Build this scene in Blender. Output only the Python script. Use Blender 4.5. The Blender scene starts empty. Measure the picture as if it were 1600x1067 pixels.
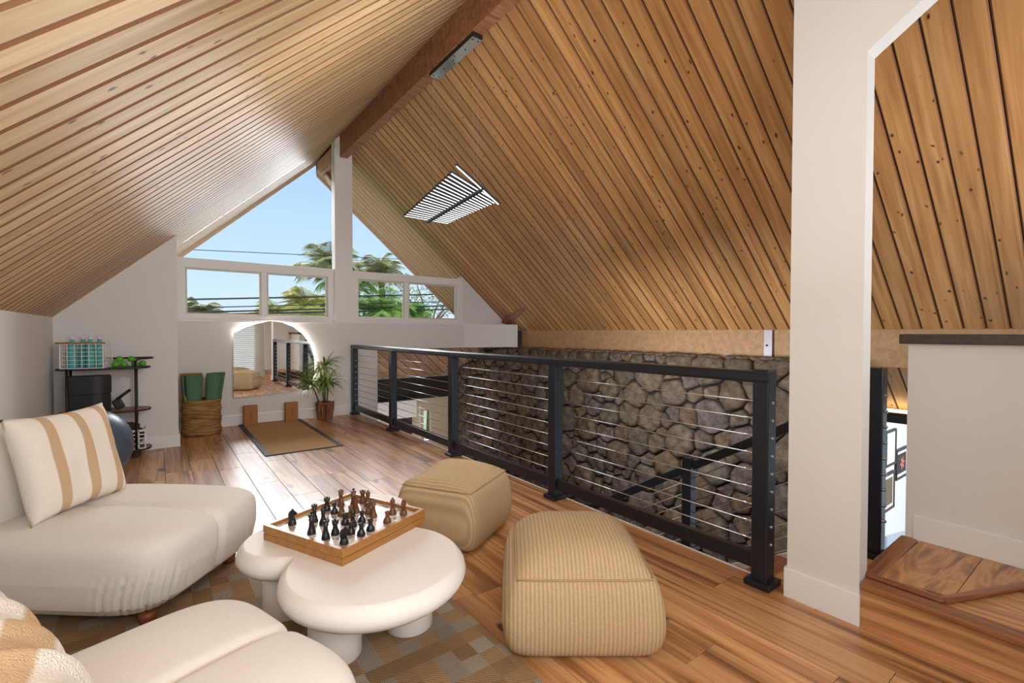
import bpy, bmesh, math, random
from mathutils import Vector, Matrix, noise
random.seed(7)
S = bpy.context.scene
COL = S.collection
PI = math.pi

# ------------------------------------------------------------------ camera
cd = bpy.data.cameras.new('camera'); cam = bpy.data.objects.new('camera', cd); COL.objects.link(cam)
cd.sensor_width = 36; cd.lens = 16.745; cd.clip_start = 0.02; cd.clip_end = 300
YAW, PIT, ROL = 0.63989, -0.0187, 0.00182
f_ = Vector((math.sin(YAW)*math.cos(PIT), math.cos(YAW)*math.cos(PIT), math.sin(PIT)))
r_ = Vector((math.cos(YAW), -math.sin(YAW), 0)); u_ = r_.cross(f_)
r2 = r_*math.cos(ROL)+u_*math.sin(ROL); u2 = -r_*math.sin(ROL)+u_*math.cos(ROL)
M = Matrix((r2, u2, -f_)).transposed().to_4x4(); M.translation = Vector((0, 0, 1.27))
cam.matrix_world = M
S.camera = cam
# ------------------------------------------------------------------ exposure, sky
S.view_settings.view_transform = 'Standard'; S.view_settings.look = 'None'
S.view_settings.exposure = 0.0; S.view_settings.gamma = 1.0; S.view_settings.use_curve_mapping = False
w = bpy.data.worlds.new('sky'); S.world = w; w.use_nodes = True
nt = w.node_tree; nt.nodes.clear()
tc = nt.nodes.new('ShaderNodeTexCoord'); sp = nt.nodes.new('ShaderNodeSeparateXYZ'); rp = nt.nodes.new('ShaderNodeValToRGB')
bg = nt.nodes.new('ShaderNodeBackground'); ow = nt.nodes.new('ShaderNodeOutputWorld')
nt.links.new(tc.outputs['Generated'], sp.inputs[0]); nt.links.new(sp.outputs['Z'], rp.inputs[0])
nt.links.new(rp.outputs[0], bg.inputs[0]); nt.links.new(bg.outputs[0], ow.inputs[0])
rp.color_ramp.elements[0].position = 0.0; rp.color_ramp.elements[0].color = (0.70, 0.87, 0.98, 1)
rp.color_ramp.elements[1].position = 0.55; rp.color_ramp.elements[1].color = (0.27, 0.50, 0.88, 1)
e = rp.color_ramp.elements.new(0.16); e.color = (0.55, 0.78, 0.98, 1)
bg.inputs[1].default_value = 1.05
def sun(name, d, energy, col, ang):
    l = bpy.data.lights.new(name, 'SUN'); l.energy = energy; l.color = col; l.angle = ang
    o = bpy.data.objects.new(name, l); COL.objects.link(o); o.location = (0, 0, 20)
    o.rotation_euler = Vector(d).to_track_quat('-Z', 'Y').to_euler(); return o
def area(name, loc, d, sx, sy, energy, col=(1, 1, 1)):
    l = bpy.data.lights.new(name, 'AREA'); l.shape = 'RECTANGLE'; l.size = sx; l.size_y = sy; l.energy = energy; l.color = col
    o = bpy.data.objects.new(name, l); COL.objects.link(o); o.location = loc
    o.rotation_euler = Vector(d).to_track_quat('-Z', 'Y').to_euler(); return o
sun('sunlight', (0.25, 0.75, -0.62), 2.6, (1, 0.95, 0.86), 0.02)                 # high sun behind the house, on the palms
sun('hazy_sky_glow', (-0.18, -1, -0.47), 11.5, (0.92, 0.96, 1), 0.82)              # bright hazy sky through the gable glass
area('window_daylight_behind', (0.40, -0.30, 1.40), (0.12, 1, 0.0), 1.5, 0.9, 40, (0.92, 0.95, 1))
area('ceiling_bounce_fill', (0.35, 0.25, 1.42), (0.0, -0.02, 1), 1.3, 1.1, 36, (0.90, 0.95, 1))  # added fill aimed up at the ceiling, no fixture stands here
area('loft_fill', (1.75, 2.0, 2.25), (-0.08, 1, -0.10), 1.0, 0.6, 34, (0.95, 0.97, 1))  # added fill for the far end of the loft, facing away from camera
area('hall_fill', (3.9, -0.2, 2.1), (-0.1, 1, -0.15), 1.6, 1.2, 36, (0.95, 0.96, 1))  # unseen fill light; the wall behind it has no window
area('entry_fill', (3.9, 8.0, -1.3), (0.1, 0.5, 1), 1.2, 0.8, 16, (1, 0.97, 0.92))  # added to brighten the entry boards, set apart from the entry window
area('stairwell_fill', (3.9, 3.3, 0.80), (0.95, -0.05, -0.35), 2.4, 0.5, 36, (0.88, 0.94, 1))  # added fill hanging in the stairwell to light the stones
area('lower_hall_fill', (6.9, 1.0, 0.25), (0.2, 1, -0.4), 0.8, 0.3, 14, (1, 0.86, 0.68))  # unseen fill light on the lower hall wall

# ------------------------------------------------------------------ materials
MATS = {}
def N(t, ty, **k):
    n = t.nodes.new(ty)
    for a, b in k.items(): setattr(n, a, b)
    return n
def base(name, rough=0.6, metal=0.0, spec=0.5, coat=0.0):
    m = bpy.data.materials.new(name); m.use_nodes = True; t = m.node_tree
    b = t.nodes['Principled BSDF']; b.inputs['Roughness'].default_value = rough; b.inputs['Metallic'].default_value = metal
    b.inputs['Specular IOR Level'].default_value = spec; b.inputs['Coat Weight'].default_value = coat
    MATS[name] = m; return m, t, b
def plain(name, c, rough=0.6, metal=0.0, nscale=30, namt=0.06, bump=0.0, bscale=200, spec=0.5, coat=0.0, rnd=0.0, emit=0):
    m, t, b = base(name, rough, metal, spec, coat)
    co = N(t, 'ShaderNodeTexCoord'); no = N(t, 'ShaderNodeTexNoise'); no.inputs['Scale'].default_value = nscale; no.inputs['Detail'].default_value = 4
    t.links.new(co.outputs['Object'], no.inputs['Vector'])
    mr = N(t, 'ShaderNodeMapRange'); mr.inputs['To Min'].default_value = 1-namt; mr.inputs['To Max'].default_value = 1+namt
    t.links.new(no.outputs[0], mr.inputs[0])
    hs = N(t, 'ShaderNodeHueSaturation'); hs.inputs['Color'].default_value = (*c, 1); 
    if rnd:
        oi = N(t, 'ShaderNodeObjectInfo'); m2 = N(t, 'ShaderNodeMapRange'); m2.inputs['To Min'].default_value = 1-rnd; m2.inputs['To Max'].default_value = 1+rnd
        t.links.new(oi.outputs['Random'], m2.inputs[0]); mu = N(t, 'ShaderNodeMath', operation='MULTIPLY')
        t.links.new(mr.outputs[0], mu.inputs[0]); t.links.new(m2.outputs[0], mu.inputs[1]); t.links.new(mu.outputs[0], hs.inputs['Value'])
    else: t.links.new(mr.outputs[0], hs.inputs['Value'])
    t.links.new(hs.outputs[0], b.inputs['Base Color'])
    if bump:
        n2 = N(t, 'ShaderNodeTexNoise'); n2.inputs['Scale'].default_value = bscale; n2.inputs['Detail'].default_value = 3
        t.links.new(co.outputs['Object'], n2.inputs['Vector'])
        bp = N(t, 'ShaderNodeBump'); bp.inputs['Strength'].default_value = bump; bp.inputs['Distance'].default_value = 0.004
        t.links.new(n2.outputs[0], bp.inputs['Height']); t.links.new(bp.outputs[0], b.inputs['Normal'])
    if emit:
        b.inputs['Emission Color'].default_value = (*c, 1); b.inputs['Emission Strength'].default_value = emit
    return m
def wood(name, stops, rough=0.45, sx=1.0, sy=14.0, sz=14.0, dist=1.2, knots=0.0, coat=0.0, knotcol=(0.10, 0.045, 0.02), vrand=0.18, ksc=2.6, bump=0.15, nsc=1.6):
    m, t, b = base(name, rough, 0, 0.5, coat); b.inputs['Coat Roughness'].default_value = 0.25
    co = N(t, 'ShaderNodeTexCoord'); oi = N(t, 'ShaderNodeObjectInfo')
    ad = N(t, 'ShaderNodeVectorMath', operation='ADD'); cm = N(t, 'ShaderNodeCombineXYZ')
    for i, k in enumerate((37.0, 11.0, 23.0)):
        mm = N(t, 'ShaderNodeMath', operation='MULTIPLY'); mm.inputs[1].default_value = k
        t.links.new(oi.outputs['Random'], mm.inputs[0]); t.links.new(mm.outputs[0], cm.inputs[i])
    t.links.new(co.outputs['Object'], ad.inputs[0]); t.links.new(cm.outputs[0], ad.inputs[1])
    mp = N(t, 'ShaderNodeMapping'); mp.inputs['Scale'].default_value = (sx, sy, sz); t.links.new(ad.outputs[0], mp.inputs[0])
    no = N(t, 'ShaderNodeTexNoise'); no.inputs['Scale'].default_value = nsc; no.inputs['Detail'].default_value = 5; no.inputs['Distortion'].default_value = dist
    t.links.new(mp.outputs[0], no.inputs['Vector'])
    cr = N(t, 'ShaderNodeValToRGB'); els = cr.color_ramp.elements
    els[0].position, els[0].color = stops[0][0], (*stops[0][1], 1); els[1].position, els[1].color = stops[-1][0], (*stops[-1][1], 1)
    for p, c in stops[1:-1]: e = els.new(p); e.color = (*c, 1)
    t.links.new(no.outputs[0], cr.inputs[0]); out = cr.outputs[0]
    if knots:
        mp2 = N(t, 'ShaderNodeMapping'); mp2.inputs['Scale'].default_value = (ksc*1.25, ksc*2.3, ksc*1.0); t.links.new(ad.outputs[0], mp2.inputs[0])
        vo = N(t, 'ShaderNodeTexVoronoi'); vo.inputs['Scale'].default_value = 2.0
        wn = N(t, 'ShaderNodeTexNoise'); wn.inputs['Scale'].default_value = 4; wn.inputs['Detail'].default_value = 2; t.links.new(mp2.outputs[0], wn.inputs['Vector'])
        wx = N(t, 'ShaderNodeMix', data_type='RGBA', blend_type='LINEAR_LIGHT'); wx.inputs['Factor'].default_value = 0.09; t.links.new(mp2.outputs[0], wx.inputs['A']); t.links.new(wn.outputs['Color'], wx.inputs['B']); t.links.new(wx.outputs['Result'], vo.inputs['Vector'])
        kr = N(t, 'ShaderNodeMapRange'); kr.inputs['From Min'].default_value = 0.07; kr.inputs['From Max'].default_value = 0.07+knots; kr.inputs['To Min'].default_value = 1; kr.inputs['To Max'].default_value = 0
        t.links.new(vo.outputs['Distance'], kr.inputs[0])
        mx = N(t, 'ShaderNodeMix', data_type='RGBA'); mx.inputs['B'].default_value = (*knotcol, 1)
        t.links.new(kr.outputs[0], mx.inputs['Factor']); t.links.new(out, mx.inputs['A']); out = mx.outputs['Result']
    hs = N(t, 'ShaderNodeHueSaturation'); mr = N(t, 'ShaderNodeMapRange'); mr.inputs['To Min'].default_value = 1-vrand; mr.inputs['To Max'].default_value = 1+vrand
    t.links.new(oi.outputs['Random'], mr.inputs[0]); t.links.new(mr.outputs[0], hs.inputs['Value']); t.links.new(out, hs.inputs['Color'])
    t.links.new(hs.outputs[0], b.inputs['Base Color'])
    bp = N(t, 'ShaderNodeBump'); bp.inputs['Strength'].default_value = bump; bp.inputs['Distance'].default_value = 0.003
    t.links.new(no.outputs[0], bp.inputs['Height']); t.links.new(bp.outputs[0], b.inputs['Normal'])
    return m
def srgb(r, g, b):
    f = lambda v: ((v/255+0.055)/1.055)**2.4 if v > 10 else v/255/12.92
    return (f(r), f(g), f(b))
wall_m = plain('wall_paint', srgb(221, 218, 214), 0.75, nscale=2, namt=0.02, bump=0.05, bscale=120)
trim_m = plain('trim_paint', srgb(232, 231, 228), 0.45, nscale=3, namt=0.015)
pine = wood('ceiling_pine', [(0.2, srgb(152, 102, 56)), (0.5, srgb(188, 136, 82)), (0.8, srgb(212, 166, 112))], 0.36, 0.8, 16, 16, 0.5, knots=0.07, knotcol=srgb(84, 48, 26), vrand=0.16)
pine_l = wood('ceiling_pine_glare', [(0.2, srgb(178, 140, 94)), (0.5, srgb(208, 175, 128)), (0.8, srgb(226, 200, 158))], 0.50, 0.8, 16, 16, 0.5, knots=0.07, knotcol=srgb(96, 70, 52), vrand=0.13)  # same pine; glare on the left pitch painted in as paler colour
soffit_m = wood('soffit_pine', [(0.2, srgb(170, 128, 96)), (0.8, srgb(206, 168, 134))], 0.6, 1.0, 12, 12, 0.8, vrand=0.05)
dark_gap = plain('dark_gap_brown', srgb(62, 34, 14), 0.8)  # dark brown seen between and behind the boards
groove_m = plain('groove_shade', srgb(120, 78, 44), 0.7)  # edge shading of the ceiling boards painted onto their chamfers
beam_m = wood('ridge_beam_wood', [(0.25, srgb(112, 72, 48)), (0.55, srgb(158, 108, 74)), (0.85, srgb(192, 144, 104))], 0.6, 1.2, 9, 9, 1.5, knots=0.04, knotcol=srgb(60, 34, 22), vrand=0.02, bump=0.4)
plate_m = wood('plate_beam_wood', [(0.2, srgb(150, 112, 76)), (0.8, srgb(188, 150, 108))], 0.6, 1.0, 9, 9, 0.8, vrand=0.02)
floor_m = wood('acacia_laminate', [(0.28, srgb(104, 68, 44)), (0.40, srgb(148, 100, 62)), (0.50, srgb(182, 130, 84)), (0.60, srgb(206, 158, 108)), (0.70, srgb(172, 122, 80)), (0.82, srgb(128, 88, 62))], 0.40, 0.42, 7.0, 7.0, 1.3, knots=0.05, knotcol=srgb(70, 40, 24), coat=0.35, vrand=0.13, ksc=0.8, bump=0.04, nsc=1.5)
step_m = wood('acacia_step', [(0.30, srgb(112, 80, 58)), (0.42, srgb(166, 116, 72)), (0.56, srgb(206, 154, 100)), (0.72, srgb(140, 104, 78))], 0.40, 0.8, 6.0, 6.0, 2.6, coat=0.15, vrand=0.12, bump=0.04)
nose_m = wood('acacia_nosing', [(0.25, srgb(98, 58, 36)), (0.55, srgb(148, 94, 56)), (0.85, srgb(182, 126, 80))], 0.34, 1.0, 20, 20, 1.0, coat=0.2, vrand=0.05, bump=0.04)
rail_m = plain('black_rail_metal', srgb(38, 42, 50), 0.32, 0.35, namt=0.04)
steel = plain('steel_cable', srgb(205, 205, 205), 0.3, 0.9, namt=0.02)
cap_m = wood('dark_cap_wood', [(0.2, srgb(52, 42, 36)), (0.8, srgb(78, 64, 54))], 0.5, 1, 12, 12)
cream = plain('cream_boucle', srgb(226, 219, 210), 0.9, nscale=90, namt=0.05, bump=0.35, bscale=260, spec=0.2)
black_m = plain('black_plastic', srgb(26, 26, 28), 0.5, namt=0.05)
white_m = plain('white_plaster', srgb(236, 230, 224), 0.6, nscale=6, namt=0.02, bump=0.08, bscale=60)
white_wire = plain('white_wire', srgb(236, 232, 226), 0.4)
green_ball = plain('green_ball', srgb(84, 168, 40), 0.5, bump=0.3, bscale=400)
mat_green = plain('green_mat', srgb(78, 116, 90), 0.8, namt=0.05, bump=0.2)
cork = plain('cork', srgb(168, 116, 66), 0.8, nscale=120, namt=0.15)
wbrown = wood('walnut_brown', [(0.2, srgb(140, 92, 40)), (0.8, srgb(186, 132, 66))], 0.4, 1.0, 16, 16, coat=0.2, vrand=0.02)
black_ch = plain('black_chess', srgb(30, 28, 28), 0.35, namt=0.1)
brown_ch = plain('brown_chess', srgb(104, 68, 36), 0.4, nscale=60, namt=0.15)
ball_m = plain('blue_grey_rubber', srgb(78, 96, 112), 0.35, namt=0.03)
terra = wood('leg_wood', [(0.2, srgb(120, 62, 30)), (0.8, srgb(160, 90, 48))], 0.4)
bark = plain('bark', srgb(120, 100, 78), 0.9, nscale=12, namt=0.25, bump=0.6, bscale=30)
pot_bark = plain('twig', srgb(138, 92, 62), 0.8, nscale=40, namt=0.25, rnd=0.3)
stem_m = plain('cane', srgb(92, 76, 62), 0.8, nscale=30, namt=0.2)
soil = plain('soil', srgb(50, 36, 26), 0.95)
dk_fabric = plain('dark_brown_fleece', srgb(66, 52, 48), 0.95, bump=0.6, bscale=90)
teal_m, t_, b_ = base('teal_bottle', 0.12, 0, 0.5); b_.inputs['Base Color'].default_value = (*srgb(96, 205, 205), 1); b_.inputs['Transmission Weight'].default_value = 0.25; b_.inputs['IOR'].default_value = 1.3
led, t_, b_ = base('led_diffuser', 0.5); b_.inputs['Base Color'].default_value = (1, 1, 1, 1); b_.inputs['Emission Color'].default_value = (0.96, 0.97, 1, 1); b_.inputs['Emission Strength'].default_value = 1.6
led2, t_, b_ = base('warm_led_strip', 0.5); b_.inputs['Emission Color'].default_value = (1, 0.78, 0.42, 1); b_.inputs['Emission Strength'].default_value = 5
led3, t_, b_ = base('mirror_led_strip', 0.5); b_.inputs['Emission Color'].default_value = (1, 0.94, 0.86, 1); b_.inputs['Emission Strength'].default_value = 45
mirror_m, t_, b_ = base('mirror_glass', 0.0, 1.0); b_.inputs['Base Color'].default_value = (0.93, 0.95, 0.94, 1)
chrome_m, t_, b_ = base('polished_plate', 0.12, 1.0); b_.inputs['Base Color'].default_value = (0.72, 0.80, 0.76, 1)
glass_m = bpy.data.materials.new('window_glass'); glass_m.use_nodes = True; t = glass_m.node_tree; t.nodes.clear()
tr = N(t, 'ShaderNodeBsdfTransparent'); gl = N(t, 'ShaderNodeBsdfGlossy'); gl.inputs['Roughness'].default_value = 0.02
fr = N(t, 'ShaderNodeFresnel'); fr.inputs[0].default_value = 1.04; mx = N(t, 'ShaderNodeMixShader'); o = N(t, 'ShaderNodeOutputMaterial')
t.links.new(fr.outputs[0], mx.inputs[0]); t.links.new(tr.outputs[0], mx.inputs[1]); t.links.new(gl.outputs[0], mx.inputs[2]); t.links.new(mx.outputs[0], o.inputs[0])
# leaves: two-tone with object-space noise
def leafmat(name, a, b2, sc=3):
    m, t, b = base(name, 0.5, 0, 0.4)
    co = N(t, 'ShaderNodeTexCoord'); no = N(t, 'ShaderNodeTexNoise'); no.inputs['Scale'].default_value = sc; t.links.new(co.outputs['Object'], no.inputs['Vector'])
    cr = N(t, 'ShaderNodeValToRGB'); cr.color_ramp.elements[0].position = .35; cr.color_ramp.elements[0].color = (*a, 1); cr.color_ramp.elements[1].position = .65; cr.color_ramp.elements[1].color = (*b2, 1)
    t.links.new(no.outputs[0], cr.inputs[0]); t.links.new(cr.outputs[0], b.inputs['Base Color']); return m
leaf_in = leafmat('dracaena_leaf', srgb(84, 122, 52), srgb(186, 204, 124), 14)
leaf_pg = leafmat('palm_green', srgb(84, 130, 54), srgb(160, 190, 96))
leaf_py = leafmat('palm_yellow', srgb(140, 140, 62), srgb(206, 196, 110))
leaf_pd = leafmat('palm_olive', srgb(104, 112, 72), srgb(172, 168, 116))
leaf_gr = leafmat('grey_tree_leaf', srgb(120, 130, 100), srgb(170, 170, 140), 2)
# corduroy
cord, t, b = base('beige_corduroy', 0.9, 0, 0.15)
co = N(t, 'ShaderNodeTexCoord'); wv = N(t, 'ShaderNodeTexWave', bands_direction='X'); wv.inputs['Scale'].default_value = 19; wv.inputs['Distortion'].default_value = 0.4; wv.inputs['Detail'].default_value = 1
t.links.new(co.outputs['Object'], wv.inputs['Vector'])
no = N(t, 'ShaderNodeTexNoise'); no.inputs['Scale'].default_value = 160; t.links.new(co.outputs['Object'], no.inputs['Vector'])
cr = N(t, 'ShaderNodeValToRGB'); cr.color_ramp.elements[0].color = (*srgb(154, 128, 94), 1); cr.color_ramp.elements[1].color = (*srgb(198, 173, 136), 1)
ad = N(t, 'ShaderNodeMath', operation='ADD'); m2 = N(t, 'ShaderNodeMath', operation='MULTIPLY'); m2.inputs[1].default_value = 0.55
t.links.new(wv.outputs['Fac'], m2.inputs[0]); m3 = N(t, 'ShaderNodeMath', operation='MULTIPLY'); m3.inputs[1].default_value = 0.7
t.links.new(no.outputs[0], m3.inputs[0]); t.links.new(m2.outputs[0], ad.inputs[0]); t.links.new(m3.outputs[0], ad.inputs[1]); t.links.new(ad.outputs[0], cr.inputs[0]); t.links.new(cr.outputs[0], b.inputs['Base Color'])
bp = N(t, 'ShaderNodeBump'); bp.inputs['Strength'].default_value = 0.5; bp.inputs['Distance'].default_value = 0.004; t.links.new(ad.outputs[0], bp.inputs['Height']); t.links.new(bp.outputs[0], b.inputs['Normal'])
# plain beige canvas version for pouf top piping
piping_m = plain('beige_piping', srgb(172, 144, 104), 0.9)
# striped pillow / throw: stripes across local X
def striped(name, c1, c2, sc, dist, lo=0.56, bump=0.5, phase=0.0):
    m, t, b = base(name, 0.95, 0, 0.15)
    co = N(t, 'ShaderNodeTexCoord'); wv = N(t, 'ShaderNodeTexWave', bands_direction='X'); wv.inputs['Scale'].default_value = sc; wv.inputs['Distortion'].default_value = dist; wv.inputs['Detail'].default_value = 1; wv.inputs['Detail Scale'].default_value = 0.6; wv.inputs['Phase Offset'].default_value = phase
    t.links.new(co.outputs['Object'], wv.inputs['Vector'])
    cr = N(t, 'ShaderNodeValToRGB'); cr.color_ramp.elements[0].position = lo; cr.color_ramp.elements[0].color = (*c1, 1); cr.color_ramp.elements[1].position = lo+0.1; cr.color_ramp.elements[1].color = (*c2, 1)
    t.links.new(wv.outputs['Fac'], cr.inputs[0]); t.links.new(cr.outputs[0], b.inputs['Base Color'])
    no = N(t, 'ShaderNodeTexNoise'); no.inputs['Scale'].default_value = 220; t.links.new(co.outputs['Object'], no.inputs['Vector'])
    bp = N(t, 'ShaderNodeBump'); bp.inputs['Strength'].default_value = bump; bp.inputs['Distance'].default_value = 0.006; t.links.new(no.outputs[0], bp.inputs['Height']); t.links.new(bp.outputs[0], b.inputs['Normal'])
    return m
pillow_m = striped('striped_chenille', srgb(240, 230, 216), srgb(205, 174, 138), 2.1, 0.6, 0.72, 0.7, 1.9)
throw_m = striped('striped_mohair', srgb(240, 230, 218), srgb(212, 178, 138), 1.6, 1.0, 0.70, 1.0, 3.0)
# rug: woven checks
rug_m, t, b = base('woven_rug', 0.95, 0, 0.1)
co = N(t, 'ShaderNodeTexCoord'); mp = N(t, 'ShaderNodeMapping'); mp.inputs['Rotation'].default_value = (0, 0, 0.0); t.links.new(co.outputs['Object'], mp.inputs[0])
ck = N(t, 'ShaderNodeTexChecker'); ck.inputs['Scale'].default_value = 11; t.links.new(mp.outputs[0], ck.inputs[0])
nz = N(t, 'ShaderNodeTexNoise'); nz.inputs['Scale'].default_value = 2.2; t.links.new(co.outputs['Object'], nz.inputs['Vector'])
vn = N(t, 'ShaderNodeTexVoronoi', distance='CHEBYCHEV'); vn.inputs['Scale'].default_value = 12.5; vn.inputs['Randomness'].default_value = 0.0; t.links.new(mp.outputs[0], vn.inputs['Vector'])
sv = N(t, 'ShaderNodeSeparateColor'); t.links.new(vn.outputs['Color'], sv.inputs[0])
wa = N(t, 'ShaderNodeTexWave', bands_direction='DIAGONAL'); wa.inputs['Scale'].default_value = 44; wa.inputs['Distortion'].default_value = 3; wa.inputs['Detail'].default_value = 2; wa.inputs['Detail Scale'].default_value = 20; t.links.new(mp.outputs[0], wa.inputs['Vector'])
wb = N(t, 'ShaderNodeTexWave', bands_direction='X'); wb.inputs['Scale'].default_value = 60; wb.inputs['Distortion'].default_value = 4; wb.inputs['Detail'].default_value = 2; wb.inputs['Detail Scale'].default_value = 20; t.links.new(mp.outputs[0], wb.inputs['Vector'])
c1 = N(t, 'ShaderNodeMix', data_type='RGBA'); c1.inputs['A'].default_value = (*srgb(138, 108, 76), 1); c1.inputs['B'].default_value = (*srgb(186, 152, 112), 1); t.links.new(wa.outputs['Fac'], c1.inputs['Factor'])
c2 = N(t, 'ShaderNodeMix', data_type='RGBA'); c2.inputs['A'].default_value = (*srgb(84, 68, 52), 1); c2.inputs['B'].default_value = (*srgb(214, 200, 180), 1); t.links.new(wb.outputs['Fac'], c2.inputs['Factor'])
st = N(t, 'ShaderNodeMath', operation='GREATER_THAN'); st.inputs[1].default_value = 0.58; t.links.new(sv.outputs[0], st.inputs[0])
c3 = N(t, 'ShaderNodeMix', data_type='RGBA'); t.links.new(st.outputs[0], c3.inputs['Factor']); t.links.new(c1.outputs['Result'], c3.inputs['A']); t.links.new(c2.outputs['Result'], c3.inputs['B'])
st2 = N(t, 'ShaderNodeMapRange'); st2.inputs['To Min'].default_value = 0.72; st2.inputs['To Max'].default_value = 1.12; t.links.new(sv.outputs[1], st2.inputs[0])
hs = N(t, 'ShaderNodeHueSaturation'); t.links.new(st2.outputs[0], hs.inputs['Value']); t.links.new(c3.outputs['Result'], hs.inputs['Color']); t.links.new(hs.outputs[0], b.inputs['Base Color'])
bp = N(t, 'ShaderNodeBump'); bp.inputs['Strength'].default_value = 0.6; bp.inputs['Distance'].default_value = 0.004; t.links.new(wa.outputs['Fac'], bp.inputs['Height']); t.links.new(bp.outputs[0], b.inputs['Normal'])
# stone
stone_m, t, b = base('lava_rock', 0.9, 0, 0.25)
co = N(t, 'ShaderNodeTexCoord'); oi = N(t, 'ShaderNodeObjectInfo')
no = N(t, 'ShaderNodeTexNoise'); no.inputs['Scale'].default_value = 9; no.inputs['Detail'].default_value = 7; no.inputs['Roughness'].default_value = 0.7; t.links.new(co.outputs['Object'], no.inputs['Vector'])
cr = N(t, 'ShaderNodeValToRGB'); cr.color_ramp.elements[0].position = 0.3; cr.color_ramp.elements[0].color = (*srgb(70, 60, 52), 1); cr.color_ramp.elements[1].position = 0.72; cr.color_ramp.elements[1].color = (*srgb(158, 144, 128), 1)
t.links.new(no.outputs[0], cr.inputs[0])
tn = N(t, 'ShaderNodeValToRGB'); E2 = tn.color_ramp.elements; E2[0].color = (*srgb(158, 134, 112), 1); E2[1].color = (*srgb(160, 162, 160), 1)
for p, c in ((0.25, (132, 134, 128)), (0.5, (166, 150, 132)), (0.75, (142, 138, 148))): e = E2.new(p); e.color = (*srgb(*c), 1)
t.links.new(oi.outputs['Random'], tn.inputs[0])
mxx = N(t, 'ShaderNodeMix', data_type='RGBA', blend_type='MULTIPLY'); mxx.inputs['Factor'].default_value = 0.9; t.links.new(cr.outputs[0], mxx.inputs['A']); t.links.new(tn.outputs[0], mxx.inputs['B'])
hs = N(t, 'ShaderNodeHueSaturation'); hs.inputs['Value'].default_value = 2.1; hs.inputs['Saturation'].default_value = 1.0; t.links.new(mxx.outputs['Result'], hs.inputs['Color']); t.links.new(hs.outputs[0], b.inputs['Base Color'])
n2 = N(t, 'ShaderNodeTexNoise'); n2.inputs['Scale'].default_value = 34; n2.inputs['Detail'].default_value = 6; n2.inputs['Roughness'].default_value = 0.75; t.links.new(co.outputs['Object'], n2.inputs['Vector'])
bp = N(t, 'ShaderNodeBump'); bp.inputs['Strength'].default_value = 0.9; bp.inputs['Distance'].default_value = 0.02; t.links.new(n2.outputs[0], bp.inputs['Height']); t.links.new(bp.outputs[0], b.inputs['Normal'])
mortar_m = plain('dark_mortar', srgb(46, 40, 36), 0.95, nscale=20, namt=0.3, bump=0.6, bscale=40)
# jute: horizontal braids
jute, t, b = base('braided_jute', 0.9, 0, 0.15)
co = N(t, 'ShaderNodeTexCoord'); wv = N(t, 'ShaderNodeTexNoise'); wv.inputs['Scale'].default_value = 6; mp = N(t, 'ShaderNodeMapping'); mp.inputs['Scale'].default_value = (1, 1, 9); t.links.new(co.outputs['Object'], mp.inputs[0]); t.links.new(mp.outputs[0], wv.inputs['Vector'])
cr = N(t, 'ShaderNodeValToRGB'); cr.color_ramp.elements[0].position = .3; cr.color_ramp.elements[0].color = (*srgb(112, 80, 44), 1); cr.color_ramp.elements[1].position = .7; cr.color_ramp.elements[1].color = (*srgb(186, 146, 92), 1)
t.links.new(wv.outputs[0], cr.inputs[0]); t.links.new(cr.outputs[0], b.inputs['Base Color'])
n2 = N(t, 'ShaderNodeTexNoise'); n2.inputs['Scale'].default_value = 70; t.links.new(co.outputs['Object'], n2.inputs['Vector']); bp = N(t, 'ShaderNodeBump'); bp.inputs['Strength'].default_value = 0.7; bp.inputs['Distance'].default_value = 0.008; t.links.new(n2.outputs[0], bp.inputs['Height']); t.links.new(bp.outputs[0], b.inputs['Normal'])
# sisal mat
sisal, t, b = base('sisal', 0.85, 0, 0.2)
co = N(t, 'ShaderNodeTexCoord'); wv = N(t, 'ShaderNodeTexWave', bands_direction='Y'); wv.inputs['Scale'].default_value = 24; wv.inputs['Distortion'].default_value = 1.5; t.links.new(co.outputs['Object'], wv.inputs['Vector'])
cr = N(t, 'ShaderNodeValToRGB'); cr.color_ramp.elements[0].color = (*srgb(168, 130, 84), 1); cr.color_ramp.elements[1].color = (*srgb(194, 156, 108), 1); t.links.new(wv.outputs['Fac'], cr.inputs[0]); t.links.new(cr.outputs[0], b.inputs['Base Color'])
# chess squares print, contrast paled to paint in the surface glare
chk, t, b = base('chess_squares', 0.22, 0, 0.6, 0.4)
co = N(t, 'ShaderNodeTexCoord'); ck = N(t, 'ShaderNodeTexChecker'); ck.inputs['Scale'].default_value = 1/0.0555; ck.inputs['Color1'].default_value = (*srgb(236, 230, 222), 1); ck.inputs['Color2'].default_value = (*srgb(176, 160, 146), 1)
t.links.new(co.outputs['Object'], ck.inputs[0]); t.links.new(ck.outputs[0], b.inputs['Base Color'])

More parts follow.
